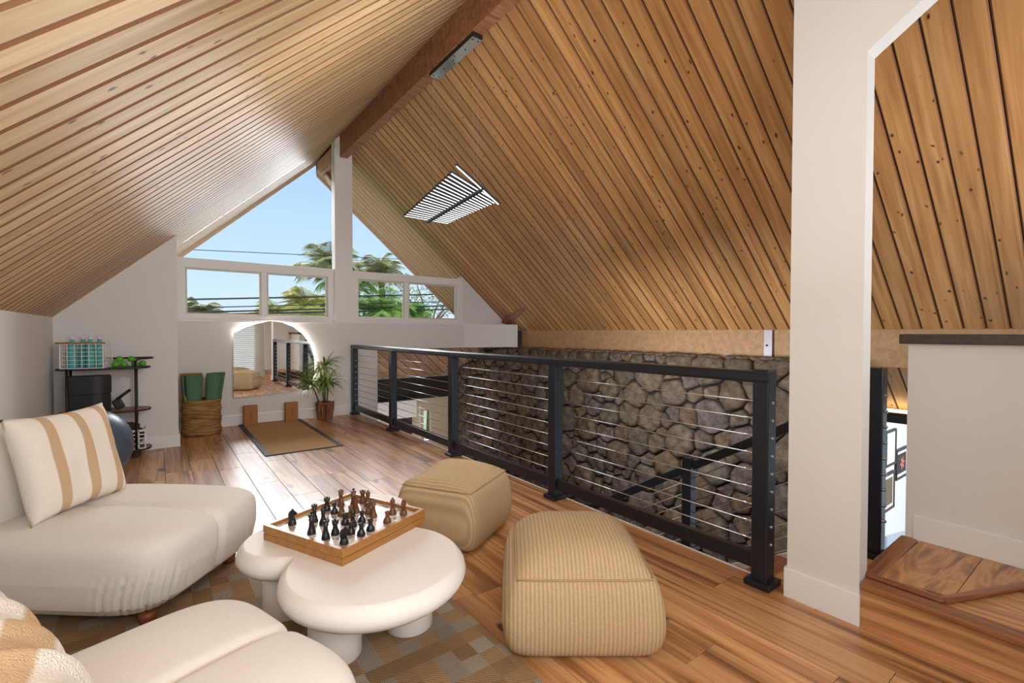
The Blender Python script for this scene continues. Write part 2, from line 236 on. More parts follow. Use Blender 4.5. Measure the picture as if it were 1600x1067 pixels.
# ------------------------------------------------------------------ mesh helpers
def obj(name, bm, mat, parent=None, smooth=False, loc=None, rot=None):
    me = bpy.data.meshes.new(name); bmesh.ops.recalc_face_normals(bm, faces=bm.faces[:]); bm.to_mesh(me); bm.free()
    if smooth:
        for p in me.polygons: p.use_smooth = True
    me.materials.append(mat)
    o = bpy.data.objects.new(name, me); COL.objects.link(o)
    if parent: o.parent = parent
    if loc: o.location = loc
    if rot: o.rotation_euler = rot
    return o
def inst(name, me, parent, loc, rot=(0, 0, 0), sc=None):
    o = bpy.data.objects.new(name, me); COL.objects.link(o); o.parent = parent; o.location = loc; o.rotation_euler = rot
    if sc: o.scale = sc
    return o
def box(bm, x0, x1, y0, y1, z0, z1, bev=0.0, seg=2):
    r = bmesh.ops.create_cube(bm, size=1.0, matrix=Matrix.Translation(((x0+x1)/2, (y0+y1)/2, (z0+z1)/2)) @ Matrix.Diagonal((x1-x0, y1-y0, z1-z0, 1)))
    if bev:
        es = list({e for v in r['verts'] for e in v.link_edges}); bmesh.ops.bevel(bm, geom=es, offset=bev, segments=seg, affect='EDGES', profile=0.5)
    return bm
def B(*a, **k): return box(bmesh.new(), *a, **k)
def obox(bm, c, ax, ay, az, sx, sy, sz, bev=0.0):
    m = Matrix((Vector(ax).normalized(), Vector(ay).normalized(), Vector(az).normalized())).transposed().to_4x4(); m.translation = Vector(c)
    r = bmesh.ops.create_cube(bm, size=1.0, matrix=m @ Matrix.Diagonal((sx, sy, sz, 1)))
    if bev: bmesh.ops.bevel(bm, geom=list({e for v in r['verts'] for e in v.link_edges}), offset=bev, segments=2, affect='EDGES', profile=0.5)
    return bm
def prism(bm, pts, vec):
    vec = Vector(vec); a = [bm.verts.new(p) for p in pts]; b = [bm.verts.new(Vector(p)+vec) for p in pts]; n = len(pts)
    bm.faces.new(a); bm.faces.new(b[::-1])
    for i in range(n): bm.faces.new((a[i], b[i], b[(i+1) % n], a[(i+1) % n]))
    return bm
def tube(bm, pts, r, seg=8, closed=False, r1=None):
    pts = [Vector(p) for p in pts]; n = len(pts); rings = []
    prev = None
    for i, p in enumerate(pts):
        if closed: d = (pts[(i+1) % n]-pts[i-1]).normalized()
        else: d = (pts[min(i+1, n-1)]-pts[max(i-1, 0)]).normalized()
        if prev is None: a = d.orthogonal().normalized()
        else: a = (prev-d*prev.dot(d)).normalized()
        prev = a; c = d.cross(a); rr = r if r1 is None else r+(r1-r)*i/(n-1)
        rings.append([bm.verts.new(p+(a*math.cos(2*PI*k/seg)+c*math.sin(2*PI*k/seg))*rr) for k in range(seg)])
    for i in range(n if closed else n-1):
        A, Bq = rings[i], rings[(i+1) % n]
        for k in range(seg): bm.faces.new((A[k], A[(k+1) % seg], Bq[(k+1) % seg], Bq[k]))
    if not closed: bm.faces.new(rings[0]); bm.faces.new(rings[-1][::-1])
    return bm
def lathe(bm, prof, seg=24, c=(0, 0, 0)):
    rings = []
    for r, z in prof:
        if r < 1e-5: rings.append([bm.verts.new((c[0], c[1], c[2]+z))])
        else: rings.append([bm.verts.new((c[0]+r*math.cos(2*PI*k/seg), c[1]+r*math.sin(2*PI*k/seg), c[2]+z)) for k in range(seg)])
    for A, Bq in zip(rings, rings[1:]):
        for k in range(seg):
            a0, a1 = A[k % len(A)], A[(k+1) % len(A)]; b0, b1 = Bq[k % len(Bq)], Bq[(k+1) % len(Bq)]
            vs = []
            for v in (a0, a1, b1, b0):
                if v not in vs: vs.append(v)
            if len(vs) > 2: bm.faces.new(vs)
    for R in (rings[0], rings[-1]):
        if len(R) > 2: bm.faces.new(R)
    return bm
def chub(n, cuts, fn):
    bm = bmesh.new(); bmesh.ops.create_cube(bm, size=2.0); bmesh.ops.subdivide_edges(bm, edges=bm.edges[:], cuts=cuts, use_grid_fill=True)
    for v in bm.verts:
        p = v.co; s = (abs(p.x)**n+abs(p.y)**n+abs(p.z)**n)**(1/n); q = p/s; v.co = fn(q)
    return bm
def thing(name, label, cat, loc=(0, 0, 0), rz=0, group=None):
    o = bpy.data.objects.new(name, None); COL.objects.link(o); o.empty_display_size = 0.1
    o.location = loc; o.rotation_euler = (0, 0, rz); o['label'] = label; o['category'] = cat
    if group: o['group'] = group
    return o
def tag(o, label, cat, group=None, kind=None):
    o['label'] = label; o['category'] = cat
    if group: o['group'] = group
    if kind: o['kind'] = kind
    return o
def struct(name, bm, m, label, parent=None):
    o = obj(name, bm, m, parent)
    if parent is None: o['kind'] = 'structure'; o['label'] = label; o['category'] = name.split('_')[0]
    return o
# roof: z = ZR - K*|x-XC|
XC = 2.285
ZL, KL, ZR, KR = 4.285, 0.922, 4.092, 0.857
AL, ANG = math.atan(KL), math.atan(KR); rz_ = lambda x: (ZR-KR*(x-XC)) if x >= XC else (ZL-KL*(XC-x))
YB, YW, YO = -0.40, 7.42, 8.9

# ------------------------------------------------------------------ ceiling
PW = 0.1395
def plank_mesh(name, L, w, th, gap, ch, mat):
    bm = bmesh.new(); h = w/2-gap/2
    prof = [(-h, 0), (-h, -th+ch), (-h+ch*1.3, -th), (h-ch*1.3, -th), (h, -th+ch), (h, 0)]
    prism(bm, [(0, y, z) for y, z in prof], (L, 0, 0))
    for f in bm.faces:
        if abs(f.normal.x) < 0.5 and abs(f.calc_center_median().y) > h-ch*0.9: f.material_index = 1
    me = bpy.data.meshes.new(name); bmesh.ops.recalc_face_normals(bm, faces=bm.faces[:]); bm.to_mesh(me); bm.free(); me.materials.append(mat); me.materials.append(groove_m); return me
def roof(side, xe, y1, lab, name='ceiling'):
    s = 1 if side > 0 else -1
    T = 0.40 if s > 0 else 0.16; ZZ = ZR if s > 0 else ZL
    root = struct(name, prism(bmesh.new(), [(XC, YB-0.1, ZZ+0.024), (xe, YB-0.1, rz_(xe)+0.024), (xe, YB-0.1, rz_(xe)+T), (XC, YB-0.1, ZZ+T)], (0, y1-YB+0.1, 0)), dark_gap, lab)
    return root
right_roof = roof(1, 6.6, YO, 'steep right pitch of the ceiling clad in knotty pine boards')
left_roof = roof(-1, -0.95, YO, 'steep left pitch of the ceiling clad in knotty pine boards')
Lr = (5.545-XC)/math.cos(ANG); Ll = (XC+0.84)/math.cos(AL)
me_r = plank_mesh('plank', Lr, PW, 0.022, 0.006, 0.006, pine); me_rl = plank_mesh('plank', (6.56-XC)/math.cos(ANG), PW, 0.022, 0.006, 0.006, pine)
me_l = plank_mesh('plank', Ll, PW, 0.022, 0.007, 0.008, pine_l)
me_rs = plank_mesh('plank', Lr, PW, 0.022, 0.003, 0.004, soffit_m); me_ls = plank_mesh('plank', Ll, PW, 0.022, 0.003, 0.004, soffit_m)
k = 0; y = 0.751-8*PW
off = 0.022
while y < YO-0.03:
    so = y > YW+0.05
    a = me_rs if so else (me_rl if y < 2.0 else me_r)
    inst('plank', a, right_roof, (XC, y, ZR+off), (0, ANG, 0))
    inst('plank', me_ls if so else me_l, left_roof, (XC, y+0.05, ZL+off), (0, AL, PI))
    y += PW
beam = B(2.232, 2.345, YB, 7.36, 3.91, 4.235, bev=0.006)
struct('trim_1', beam, beam_m, 'rough brown ridge beam running the length of the ceiling peak')
bm = bmesh.new(); prism(bm, [(2.21, 7.56, 3.9), (2.21, 7.56, 4.16), (2.21, 8.55, 4.16), (2.21, 8.4, 3.9)], (0.14, 0, 0)); prism(bm, [(2.24, 7.56, 3.35), (2.24, 7.56, 3.5), (2.24, 8.2, 3.92), (2.24, 8.33, 3.92)], (0.08, 0, 0))
struct('trim_2', bm, soffit_m, 'painted ridge beam end and brace under the eaves outside')
for s, nm in ((1, 'trim_3'), (-1, 'trim_4')):
    bm = bmesh.new(); x1 = 5.6 if s > 0 else -0.95
    zz0 = ZR if s > 0 else ZL; prism(bm, [(XC, YO-0.05, zz0+0.16), (x1, YO-0.05, rz_(x1)+0.16), (x1, YO-0.05, rz_(x1)-0.06), (XC, YO-0.05, zz0-0.06)], (0, 0.05, 0))
    struct(nm, bm, plain('barge_board'+nm, srgb(190, 160, 134), 0.7), 'barge board along the outer edge of the '+('right' if s > 0 else 'left')+' eaves')
tag(obj('paper_tag', obox(bmesh.new(), (3.531, 1.996, 3.066), (1, 0, -KR), (0, 1, 0), (KR, 0, 1), 0.03, 0.05, 0.002), white_m), 'small pale paper tag stuck on the right ceiling boards', 'tag')

# ------------------------------------------------------------------ walls
XL = -0.823
lw = prism(bmesh.new(), [(XL, YB, -0.05), (XL, 6.6, -0.05), (XL, 6.6, rz_(XL)+0.0), (XL, YB, rz_(XL)+0.0)], (-0.12, 0, 0))
struct('wall_left', lw, wall_m, 'low white knee wall under the left ceiling pitch')
cw = bmesh.new(); prism(cw, [(XL, 6.44, 0), (0.178, 6.44, 0), (0.178, 6.44, rz_(0.178)), (XL, 6.44, rz_(XL))], (0, 1.05, 0))
struct('wall_corner', cw, wall_m, 'white boxed-out wall in the far left corner')
bb = bmesh.new(); box(bb, XL, 0.192, 6.426, 6.44, 0, 0.14, bev=0.003); box(bb, 0.178, 0.192, 6.44, YW, 0, 0.14, bev=0.003)
struct('baseboard_corner', bb, trim_m, 'white baseboard around the boxed-out corner wall')
# window wall
fw = bmesh.new(); T = 0.13
box(fw, 0.17, 2.5, YW, YW+T, -0.2, 1.42); box(fw, 2.5, 2.83, YW, YW+T, -2.6, 1.42); box(fw, 2.83, 5.45, YW, YW+T, 1.0, 1.42)
prism(fw, [(4.40, YW, 1.42), (5.42, YW, 1.42), (4.475, YW, 2.225), (4.40, YW, 2.225)], (0, T, 0))
prism(fw, [(4.395, YW, 2.225), (4.475, YW, 2.225), (4.40, YW, 2.30)], (0, T, 0))
prism(fw, [(5.40, 7.08, 1.0), (5.40, YW, 1.0), (4.45, YW, 1.0)], (0, 0, 0.42))
struct('wall_front', fw, wall_m, 'white gable wall below and beside the far windows')
cc = bmesh.new(); prism(cc, [(2.165, 7.36, 1.42), (2.42, 7.36, 1.42), (2.42, 7.36, rz_(2.42)+0.02), (XC, 7.36, ZR+0.02), (XC, 7.36, ZL+0.02), (2.165, 7.36, rz_(2.165)+0.02)], (0, YW+T-7.36, 0))
struct('trim_5', cc, trim_m, 'white centre post between the gable windows')
bb = bmesh.new(); box(bb, 0.192, 2.39, YW-0.014, YW, 0, 0.14, bev=0.003)
struct('baseboard_front', bb, trim_m, 'white baseboard under the far windows')
si = bmesh.new(); box(si, 0.19, 5.10, YW-0.02, YW, 1.405, 1.44, bev=0.003)
struct('trim_6', si, trim_m, 'white sill board under the far windows')
# windows
sash_m = plain('sash_vinyl', srgb(206, 198, 186), 0.5)
def window(n, xa, xb, mull, tri, lab):
    fr = bmesh.new(); z0, z1 = 1.44, 2.225
    y0, y1 = YW-0.012, YW+0.10
    box(fr, xa, xb, y0, y1, 2.105, z1, bev=0.004); box(fr, xa, xb, y0, y1, z0, 1.50, bev=0.004)
    box(fr, xa, xa+0.10, y0, y1, 1.50, 2.105); box(fr, xb-0.10, xb, y0, y1, 1.50, 2.105)
    w_ = struct('window_%d' % n, fr, trim_m, lab)
    box_in = [(xa+0.10, mull-0.035), (mull+0.035, xb-0.10)]
    obj('mullion', B(mull-0.035, mull+0.035, YW+0.02, YW+0.08, 1.50, 2.105, bev=0.004), trim_m, w_)
    for a, b2 in box_in:
        s_ = bmesh.new(); t0 = 0.022
        box(s_, a, b2, YW+0.035, YW+0.065, 1.50, 1.50+t0); box(s_, a, b2, YW+0.035, YW+0.065, 2.105-t0, 2.105); box(s_, a, a+t0, YW+0.035, YW+0.065, 1.50+t0, 2.105-t0); box(s_, b2-t0, b2, YW+0.035, YW+0.065, 1.50+t0, 2.105-t0)
        sa = obj('sash', s_, sash_m, w_); g = obj('pane', B(a+t0, b2-t0, YW+0.047, YW+0.053, 1.50+t0, 2.105-t0), glass_m, sa)
    g = obj('pane', prism(bmesh.new(), [(x, YW+0.05, z) for x, z in tri], (0, 0.006, 0)), glass_m, w_)
    st_ = bmesh.new()
    return w_
window(1, 0.192, 2.165, 1.206, [(0.21, 2.225), (2.165, 2.225), (2.165, rz_(2.165)-0.02), (0.21, rz_(0.21)-0.01)], 'left gable window with a two-pane slider and slanted glass above')
window(2, 2.42, 4.40, 3.342, [(2.42, 2.225), (4.40, 2.225), (4.40, rz_(4.4)-0.01), (2.42, rz_(2.42)-0.02)], 'right gable window with a two-pane slider and slanted glass above')
vs = bmesh.new(); box(vs, 0.178, 0.20, YW-0.012, YW+0.1, 1.44, 2.30)
box(vs, 2.15, 2.172, 7.34, 7.38, 1.42, 4.02)
struct('trim_7', vs, trim_m, 'white jamb strips beside the left gable window')
# right wall with the opening (plane x=2.43)
XW = 2.43
def hz(x): return rz_(x)
wr = bmesh.new()
prism(wr, [(XW, 1.035, -0.2), (XW, 0.74, -0.2), (XW, 0.74, 2.467), (XW, 0.30, 2.756), (XW, -0.25, 2.756), (XW, -0.25, 0), (XW, YB, 0), (XW, YB, hz(2.43)-0.0), (XW, 1.035, hz(2.43)-0.0)], (0.09, 0, 0))
struct('wall_right', wr, wall_m, 'white wall with a clipped-corner doorway opening to the landing')
bb = bmesh.new(); box(bb, XW-0.014, XW, 0.735, 1.045, 0, 0.14, bev=0.003); box(bb, XW, XW+0.1, 1.035, 1.049, 0, 0.14, bev=0.003)
struct('baseboard_right', bb, trim_m, 'white baseboard wrapping the foot of the wall beside the steps')
# back wall + blinds window behind the camera
wb_ = bmesh.new(); y0 = YB
prism(wb_, [(XL-.1, y0, -0.1), (1.5, y0, -0.1), (1.5, y0, rz_(1.5)), (XL-.1, y0, rz_(XL-.1))], (0, -0.12, 0))
prism(wb_, [(1.5, y0, 2.4), (2.2, y0, 2.4), (2.2, y0, rz_(2.2)), (1.5, y0, rz_(1.5))], (0, -0.12, 0))
prism(wb_, [(2.2, y0, -0.1), (6.6, y0, -0.1), (6.6, y0, rz_(6.6)+0.2), (2.285, y0, ZR), (2.2, y0, rz_(2.2))], (0, -0.12, 0))
prism(wb_, [(1.5, y0, -0.1), (2.2, y0, -0.1), (2.2, y0, 0.06), (1.5, y0, 0.06)], (0, -0.12, 0))
prism(wb_, [(6.42, y0, -2.7), (6.42, 8.9, -2.7), (6.42, 8.9, 0.3), (6.42, y0, 0.3)], (0.1, 0, 0)) if False else None
struct('wall_back', wb_, wall_m, 'white wall behind the viewpoint')
bl = thing('window_blind', 'tall white horizontal blind seen only in the arched mirror', 'blind', (1.98, YB+0.03, 0))
sl = B(-0.44, 0.44, -0.024, 0.024, -0.0015, 0.0015)
me_s = bpy.data.meshes.new('slat'); sl.to_mesh(me_s); sl.free(); me_s.materials.append(white_m)
for i in range(42): inst('slat', me_s, bl, (0, 0, 0.09+i*0.054), (math.radians(52), 0, 0))
obj('head_rail', B(-0.45, 0.45, -0.03, 0.03, 2.35, 2.40), white_m, bl)

# ------------------------------------------------------------------ floor
fl = bmesh.new(); box(fl, XL-0.1, 2.50, YB-0.1, 7.55, -0.20, -0.012); box(fl, 2.5, 3.32, 0.70, 1.16, -0.20, -0.012)
floor = struct('floor', fl, dark_gap, 'warm acacia laminate plank floor of the loft')
def fplank(x0, x1, y0, y1):
    h = 0.0022; me = B(x0+h/2-(x0+x1)/2, x1-h/2-(x0+x1)/2, y0+h/2-(y0+y1)/2, y1-h/2-(y0+y1)/2, -0.006, 0.006, bev=0.0015, seg=1)
    # local x along the board: build rotated so the grain runs with the board
    bmesh.ops.rotate(me, verts=me.verts[:], cent=(0, 0, 0), matrix=Matrix.Rotation(-PI/2, 3, 'Z'))
    o = obj('plank', me, floor_m, floor); o.location = ((x0+x1)/2, (y0+y1)/2, -0.006); o.rotation_euler = (0, 0, PI/2)
FW = 0.147*1.34
x = 0.83-9*FW; ci = 0
while x < 2.5:
    xa, xb = max(x, XL), min(x+FW, 2.5); y = YB-random.random()*1.2
    if xb-xa > 0.01:
        while y < YW:
            L = 1.22; ya, yb = max(y, YB), min(y+L, YW)
            if yb-ya > 0.01: fplank(xa, xb, ya, yb)
            y += L
    x += FW
for i in range(5): fplank(2.5+i*0.164, 2.5+(i+1)*0.164, 0.76, 1.16)
fa = bmesh.new(); box(fa, 2.5, 2.52, 1.16, YW, -0.32, -0.001)
struct('trim_8', fa, trim_m, 'white fascia board under the loft edge along the stairwell')
# platform / step beyond the opening
pl = bmesh.new(); box(pl, 2.45, 3.6, YB, 0.76, -0.05, 0.178)
plat = struct('floor_landing', pl, dark_gap, 'raised wooden landing beyond the doorway opening')
def pboard(name, pts, z0, z1, mat, par):
    c = Vector((sum(p[0] for p in pts)/len(pts), sum(p[1] for p in pts)/len(pts), 0))
    bm = prism(bmesh.new(), [(p[0]-c.x, p[1]-c.y, z0) for p in pts], (0, 0, z1-z0)); o = obj(name, bm, mat, par); o.location = c; return o
dg = lambda y: 2.505 if y >= 0.482 else 2.505+(0.482-y)*(0.635/0.267)      # diagonal nosing line
for ya, yb in ((0.46, 0.69), (0.23, 0.457)):        # upper layer boards run toward the half wall
    c = Vector((2.80, (ya+yb)/2, 0.196)); bm = prism(bmesh.new(), [(dg(ya)-c.x, ya-c.y, 0), (3.13-c.x, ya-c.y, 0), (3.13-c.x, yb-c.y, 0), (dg(yb)-c.x, yb-c.y, 0)], (0, 0, 0.016))
    obj('plank', bm, step_m, plat, loc=c)
for i in range(4):                                   # lower layer boards run along the step edge
    xa, xb = 2.49+i*0.165, 2.49+(i+1)*0.165-0.003
    obj('plank', B(-0.445, 0.445, -(xb-xa)/2, (xb-xa)/2, 0, 0.016), step_m, plat, loc=((xa+xb)/2, 0.055, 0.180), rot=(0, 0, PI/2))
# nosings
ns = bmesh.new(); 
def nosing(p0, p1, h, wdt, z, name, par, mat=nose_m):
    p0 = Vector((*p0, z)); p1 = Vector((*p1, z)); d = (p1-p0); L = d.length; c = (p0+p1)/2; ang = math.atan2(d.y, d.x)
    bm = B(-L/2, L/2, -wdt/2, wdt/2, -h, 0, bev=min(h*0.45, 0.012), seg=3); o = obj(name, bm, mat, par, loc=c, rot=(0, 0, ang)); return o
nosing((2.455, -0.38), (2.455, 0.735), 0.035, 0.07, 0.20, 'nosing', plat)
nosing((2.505, 0.475), (2.505, 0.735), 0.02, 0.035, 0.214, 'nosing', plat)
nosing((2.495, 0.482), (3.13, 0.215), 0.02, 0.038, 0.218, 'nosing', plat)
nosing((2.50, 0.725), (3.13, 0.735), 0.035, 0.075, 0.214, 'nosing', plat)
rs = B(-0.57, 0.57, -0.006, 0.006, 0.0, 0.166); obj('riser', rs, floor_m, plat, loc=(2.452, 0.18, 0), rot=(0, 0, PI/2))
# half wall
hw = bmesh.new(); box(hw, 3.13, 3.25, YB, 0.755, 0.17, 1.216)
struct('wall_landing', hw, wall_m, 'white half wall on the landing with a dark wood cap')
struct('trim_9', B(3.09, 3.29, YB, 0.785, 1.216, 1.266, bev=0.004), cap_m, 'dark brown wood cap on the white half wall')
struct('baseboard_landing', B(3.112, 3.13, YB, 0.72, 0.20, 0.335, bev=0.003), trim_m, 'white baseboard at the foot of the half wall')

# ------------------------------------------------------------------ stone wall and plate beam
ZS = 0.985; XS = 5.42
sw = bmesh.new(); box(sw, XS, 5.62, 1.66, 9.6, -2.6, ZS-0.02)
swall = struct('wall_stone', sw, mortar_m, 'lava rock wall of fitted grey and brown stones beside the stairwell')
# power diagram packing
rng = random.Random(11); pts = []
def try_add(rad, n, ymin=1.66, ymax=9.6, zmin=-1.75, zmax=ZS):
    for _ in range(n):
        y, z = rng.uniform(ymin, ymax), rng.uniform(zmin, zmax)
        if all((y-a)**2+(z-b)**2 > ((rad+c)*0.93)**2 for a, b, c in pts): pts.append((y, z, rad))
try_add(0.20, 60); try_add(0.165, 400); try_add(0.125, 900); try_add(0.09, 1500); try_add(0.055, 1600)
def clip(poly, nx, ny, d):
    out = []
    for i in range(len(poly)):
        a, b = poly[i], poly[(i+1) % len(poly)]; da = a[0]*nx+a[1]*ny-d; db = b[0]*nx+b[1]*ny-d
        if da <= 0: out.append(a)
        if (da < 0 < db) or (db < 0 < da):
            tt = da/(da-db); out.append((a[0]+(b[0]-a[0])*tt, a[1]+(b[1]-a[1])*tt))
    return out
def rock_bm(poly, bm, cy, cz, R, rr):
    # shrink, chaikin twice, rings outward (toward -x)
    P = [((p[0]-cy), (p[1]-cz)) for p in poly]
    for _ in range(2):
        Q = []
        for i in range(len(P)):
            a, b = P[i], P[(i+1) % len(P)]; Q += [(a[0]*.84+b[0]*.16, a[1]*.84+b[1]*.16), (a[0]*.16+b[0]*.84, a[1]*.16+b[1]*.84)]
        P = Q
        if len(P) > 14: break
    h = min(0.19, 0.42*R+0.04)*rr.uniform(0.75, 1.2); tx, tz = rr.uniform(-0.25, 0.25), rr.uniform(-0.25, 0.25); sd = rr.uniform(0, 50)
    rings = []
    for s, d in ((1.0, 0.0), (0.99, 0.45), (0.90, 0.80), (0.62, 0.97)):
        rg = []
        for (a, b) in P:
            nv = noise.noise(Vector((a*7+sd, b*7, d*3)))*0.5*h*(0.2+d)
            rg.append(bm.verts.new((-(h*d+nv*(d > 0)+(a*tx+b*tz)*d*0.6), a*s*(1.0-0.012/max(R, .05)), b*s*(1.0-0.012/max(R, .05)))))
        rings.append(rg)
    c = bm.verts.new((-h*rr.uniform(0.95, 1.08), 0, 0)); n = len(P)
    for A, Bq in zip(rings, rings[1:]):
        for k in range(n): bm.faces.new((A[k], A[(k+1) % n], Bq[(k+1) % n], Bq[k]))
    for k in range(n): bm.faces.new((rings[-1][k], rings[-1][(k+1) % n], c))
    return bm
cells = []
for i, (y, z, r) in enumerate(pts):
    poly = [(1.66, -1.75), (9.6, -1.75), (9.6, ZS), (1.66, ZS)]
    for j, (a, b, c) in enumerate(pts):
        if i == j: continue
        dy, dz = a-y, b-z; D2 = dy*dy+dz*dz
        if D2 > 1.0: continue
        tt = 0.5+(r*r-c*c)/(2*D2); mx_, mz_ = y+dy*tt, z+dz*tt
        poly = clip(poly, dy, dz, mx_*dy+mz_*dz)
        if len(poly) < 3: break
    if len(poly) < 3: continue
    # cap cell size so that uncovered pockets stay mortar
    A = 0
    for k in range(len(poly)): A += poly[k][0]*poly[(k+1) % len(poly)][1]-poly[(k+1) % len(poly)][0]*poly[k][1]
    A = abs(A)/2
    cy = sum(p[0] for p in poly)/len(poly); cz = sum(p[1] for p in poly)/len(poly)
    vis = A/((5.4**2+cy**2+(1.27-cz)**2)) * (1 if cz > -1.45+0.0*cy else 0.05)
    cells.append((vis, poly, cy, cz, math.sqrt(A/PI)))
cells.sort(key=lambda c: -c[0])
small = bmesh.new()
for i, (v, poly, cy, cz, R) in enumerate(cells):
    if i < 298:
        o = obj('stone', rock_bm(poly, bmesh.new(), cy, cz, R, rng), stone_m, swall, smooth=True, loc=(XS, cy, cz))
    else:
        n0 = len(small.verts); rock_bm(poly, small, cy, cz, R, rng); small.verts.ensure_lookup_table()
        for vv in small.verts[n0:]: vv.co += Vector((XS, cy, cz))
o = obj('small_stones', small, stone_m, swall, smooth=True); o['kind'] = 'stuff'
# rubble along the wall top
for k in range(46):
    y = 1.72+k*0.16+rng.uniform(-.03, .03); R = rng.uniform(0.06, 0.085); sd = rng.uniform(0, 90)
    if y > 7.3: break
    bm = bmesh.new(); bmesh.ops.create_icosphere(bm, subdivisions=2, radius=R)
    for v in bm.verts:
        v.co *= 1+0.35*noise.noise(v.co*14+Vector((sd, 0, 0))); v.co.y *= 1.15; v.co.z *= 0.42
    obj('cap_stone', bm, stone_m, swall, smooth=True, loc=(XS+0.03, y, ZS-0.005))
pb = bmesh.new(); box(pb, 5.53, 5.64, YB, 7.12, 0.95, 1.318)
struct('trim_10', pb, plate_m, 'flat tan wood plate beam under the right ceiling pitch')
br = thing('metal_strap', 'grey metal strap with a bolt on the tan plate beam', 'bracket', (5.528, 2.585, 1.15))
obj('strap', B(-0.006, 0, -0.045, 0.045, -0.145, 0.155), plain('galvanised', srgb(176, 168, 172), 0.45, 0.4), br)
obj('bolt', lathe(bmesh.new(), [(0, 0), (0.012, 0), (0.012, 0.008), (0, 0.01)], 10), black_m, br, rot=(0, -PI/2, 0), loc=(-0.006, 0.01, -0.02))
obj('joint', B(-0.003, 0.0, -0.066, -0.05, -0.16, 0.155), dark_gap, br)
# wood brace wedge at the window wall end
wg = bmesh.new(); a0, b0, c0 = Vector((5.315, 7.40, 1.435)), Vector((5.10, 6.43, rz_(5.10)-0.005)), Vector((5.46, 7.08, 1.425))
n_ = Vector((-0.05, 0.05, 0.035)); vs_ = [wg.verts.new(p) for p in (a0, b0, c0, a0+n_, b0+n_, c0+Vector((-0.03, 0.06, 0.02)))]
for f in ((0, 1, 2), (5, 4, 3), (0, 3, 4, 1), (1, 4, 5, 2), (2, 5, 3, 0)): wg.faces.new([vs_[i] for i in f])
tag(obj('wood_wedge', wg, beam_m), 'small brown wooden wedge board where the right ceiling meets the window wall', 'board')

# ------------------------------------------------------------------ lower level seen through the stairwell
struct('floor_lower', B(2.4, 8.6, -0.5, 9.7, -2.72, -2.6), plain('lower_floor', srgb(150, 150, 152), 0.6), 'grey floor of the level below')
lwb = bmesh.new(); box(lwb, 2.38, 2.50, 1.0, 7.5, -2.6, -0.2)
struct('wall_lower', lwb, wall_m, 'white wall below the loft edge')
ew = bmesh.new(); box(ew, 2.83, 4.66, 9.5, 9.6, -2.6, -0.16); box(ew, 4.85, 5.45, 9.5, 9.6, -2.6, -0.16); box(ew, 4.66, 4.85, 9.5, 9.6, -0.45, -0.16); box(ew, 4.66, 4.85, 9.5, 9.6, -2.6, -1.1)
struct('wall_entry', ew, plain('tan_wall', srgb(196, 176, 152), 0.8), 'tan end wall of the entry below with a bright narrow window')
struct('trim_11', B(2.83, 5.45, 9.42, 9.5, -0.16, 0.30), plain('dark_header', srgb(34, 28, 26), 0.8), 'dark header above the entry wall below')
ed = bmesh.new(); box(ed, 2.79, 2.83, YW+T, 9.6, -2.6, 1.1); box(ed, 2.83, 5.5, 9.44, 9.5, 0.30, 0.9)
struct('wall_entry_side', ed, wall_m, 'white side wall of the entry below')
w3 = obj('window_3', B(4.66, 4.85, 9.53, 9.55, -1.1, -0.45), glass_m); w3['kind'] = 'structure'; w3['label'] = 'tall narrow bright window in the entry wall below'; w3['category'] = 'window'
obj('muntin', B(4.55, 4.57, 9.47, 9.5, -1.1, -0.3), trim_m, w3); obj('muntin', B(4.48, 4.62, 9.47, 9.5, -0.72, -0.70), trim_m, w3)
pan = struct('wall_entry_panel', B(3.05, 4.40, 9.30, 9.40, -0.52, -0.16), wall_m, 'pale bulkhead panel across the entry below')
struct('trim_12', B(3.9, 4.36, 9.44, 9.5, -0.95, -0.5), mortar_m, 'dark stone niche under the entry bulkhead')
es = prism(bmesh.new(), [(2.83, YW+T+0.02, 1.30), (5.5, YW+T+0.02, 1.30), (5.5, 9.42, 0.34), (2.83, 9.42, 0.34)], (0, 0.02, 0.04))
ent = struct('ceiling_entry', es, dark_gap, 'sloping wooden board ceiling over the entry below')
bmd = wood('entry_boards', [(0.2, srgb(130, 96, 72)), (0.8, srgb(190, 150, 118))], 0.7, 1, 10, 10, vrand=0.2)
nrm = Vector((0, -0.96, -1.85)).normalized(); d1 = Vector((1.0, 1.0, -0.519)).normalized(); d2 = nrm.cross(d1)
for k in range(-9, 10):      # boards laid diagonally, trimmed to the bay between the side walls
    c = Vector((4.15, 8.50, 0.817))+nrm*0.03; pts2 = []
    lo, hi = -9.0, 9.0
    q0 = c+d2*k*0.16
    for ax, mn, mx_ in ((0, 2.86, 5.38), (1, 7.60, 9.36)):
        t1, t2 = (mn-q0[ax])/d1[ax], (mx_-q0[ax])/d1[ax]; lo, hi = max(lo, min(t1, t2)), min(hi, max(t1, t2))
    if hi-lo < 0.15: continue
    o = obj('plank', B(-(hi-lo)/2, (hi-lo)/2, -0.074, 0.074, -0.01, 0.01, bev=0.004), bmd, ent)
    o.matrix_world = Matrix.Translation(q0+d1*(lo+hi)/2) @ Matrix((d1, d2, nrm)).transposed().to_4x4()
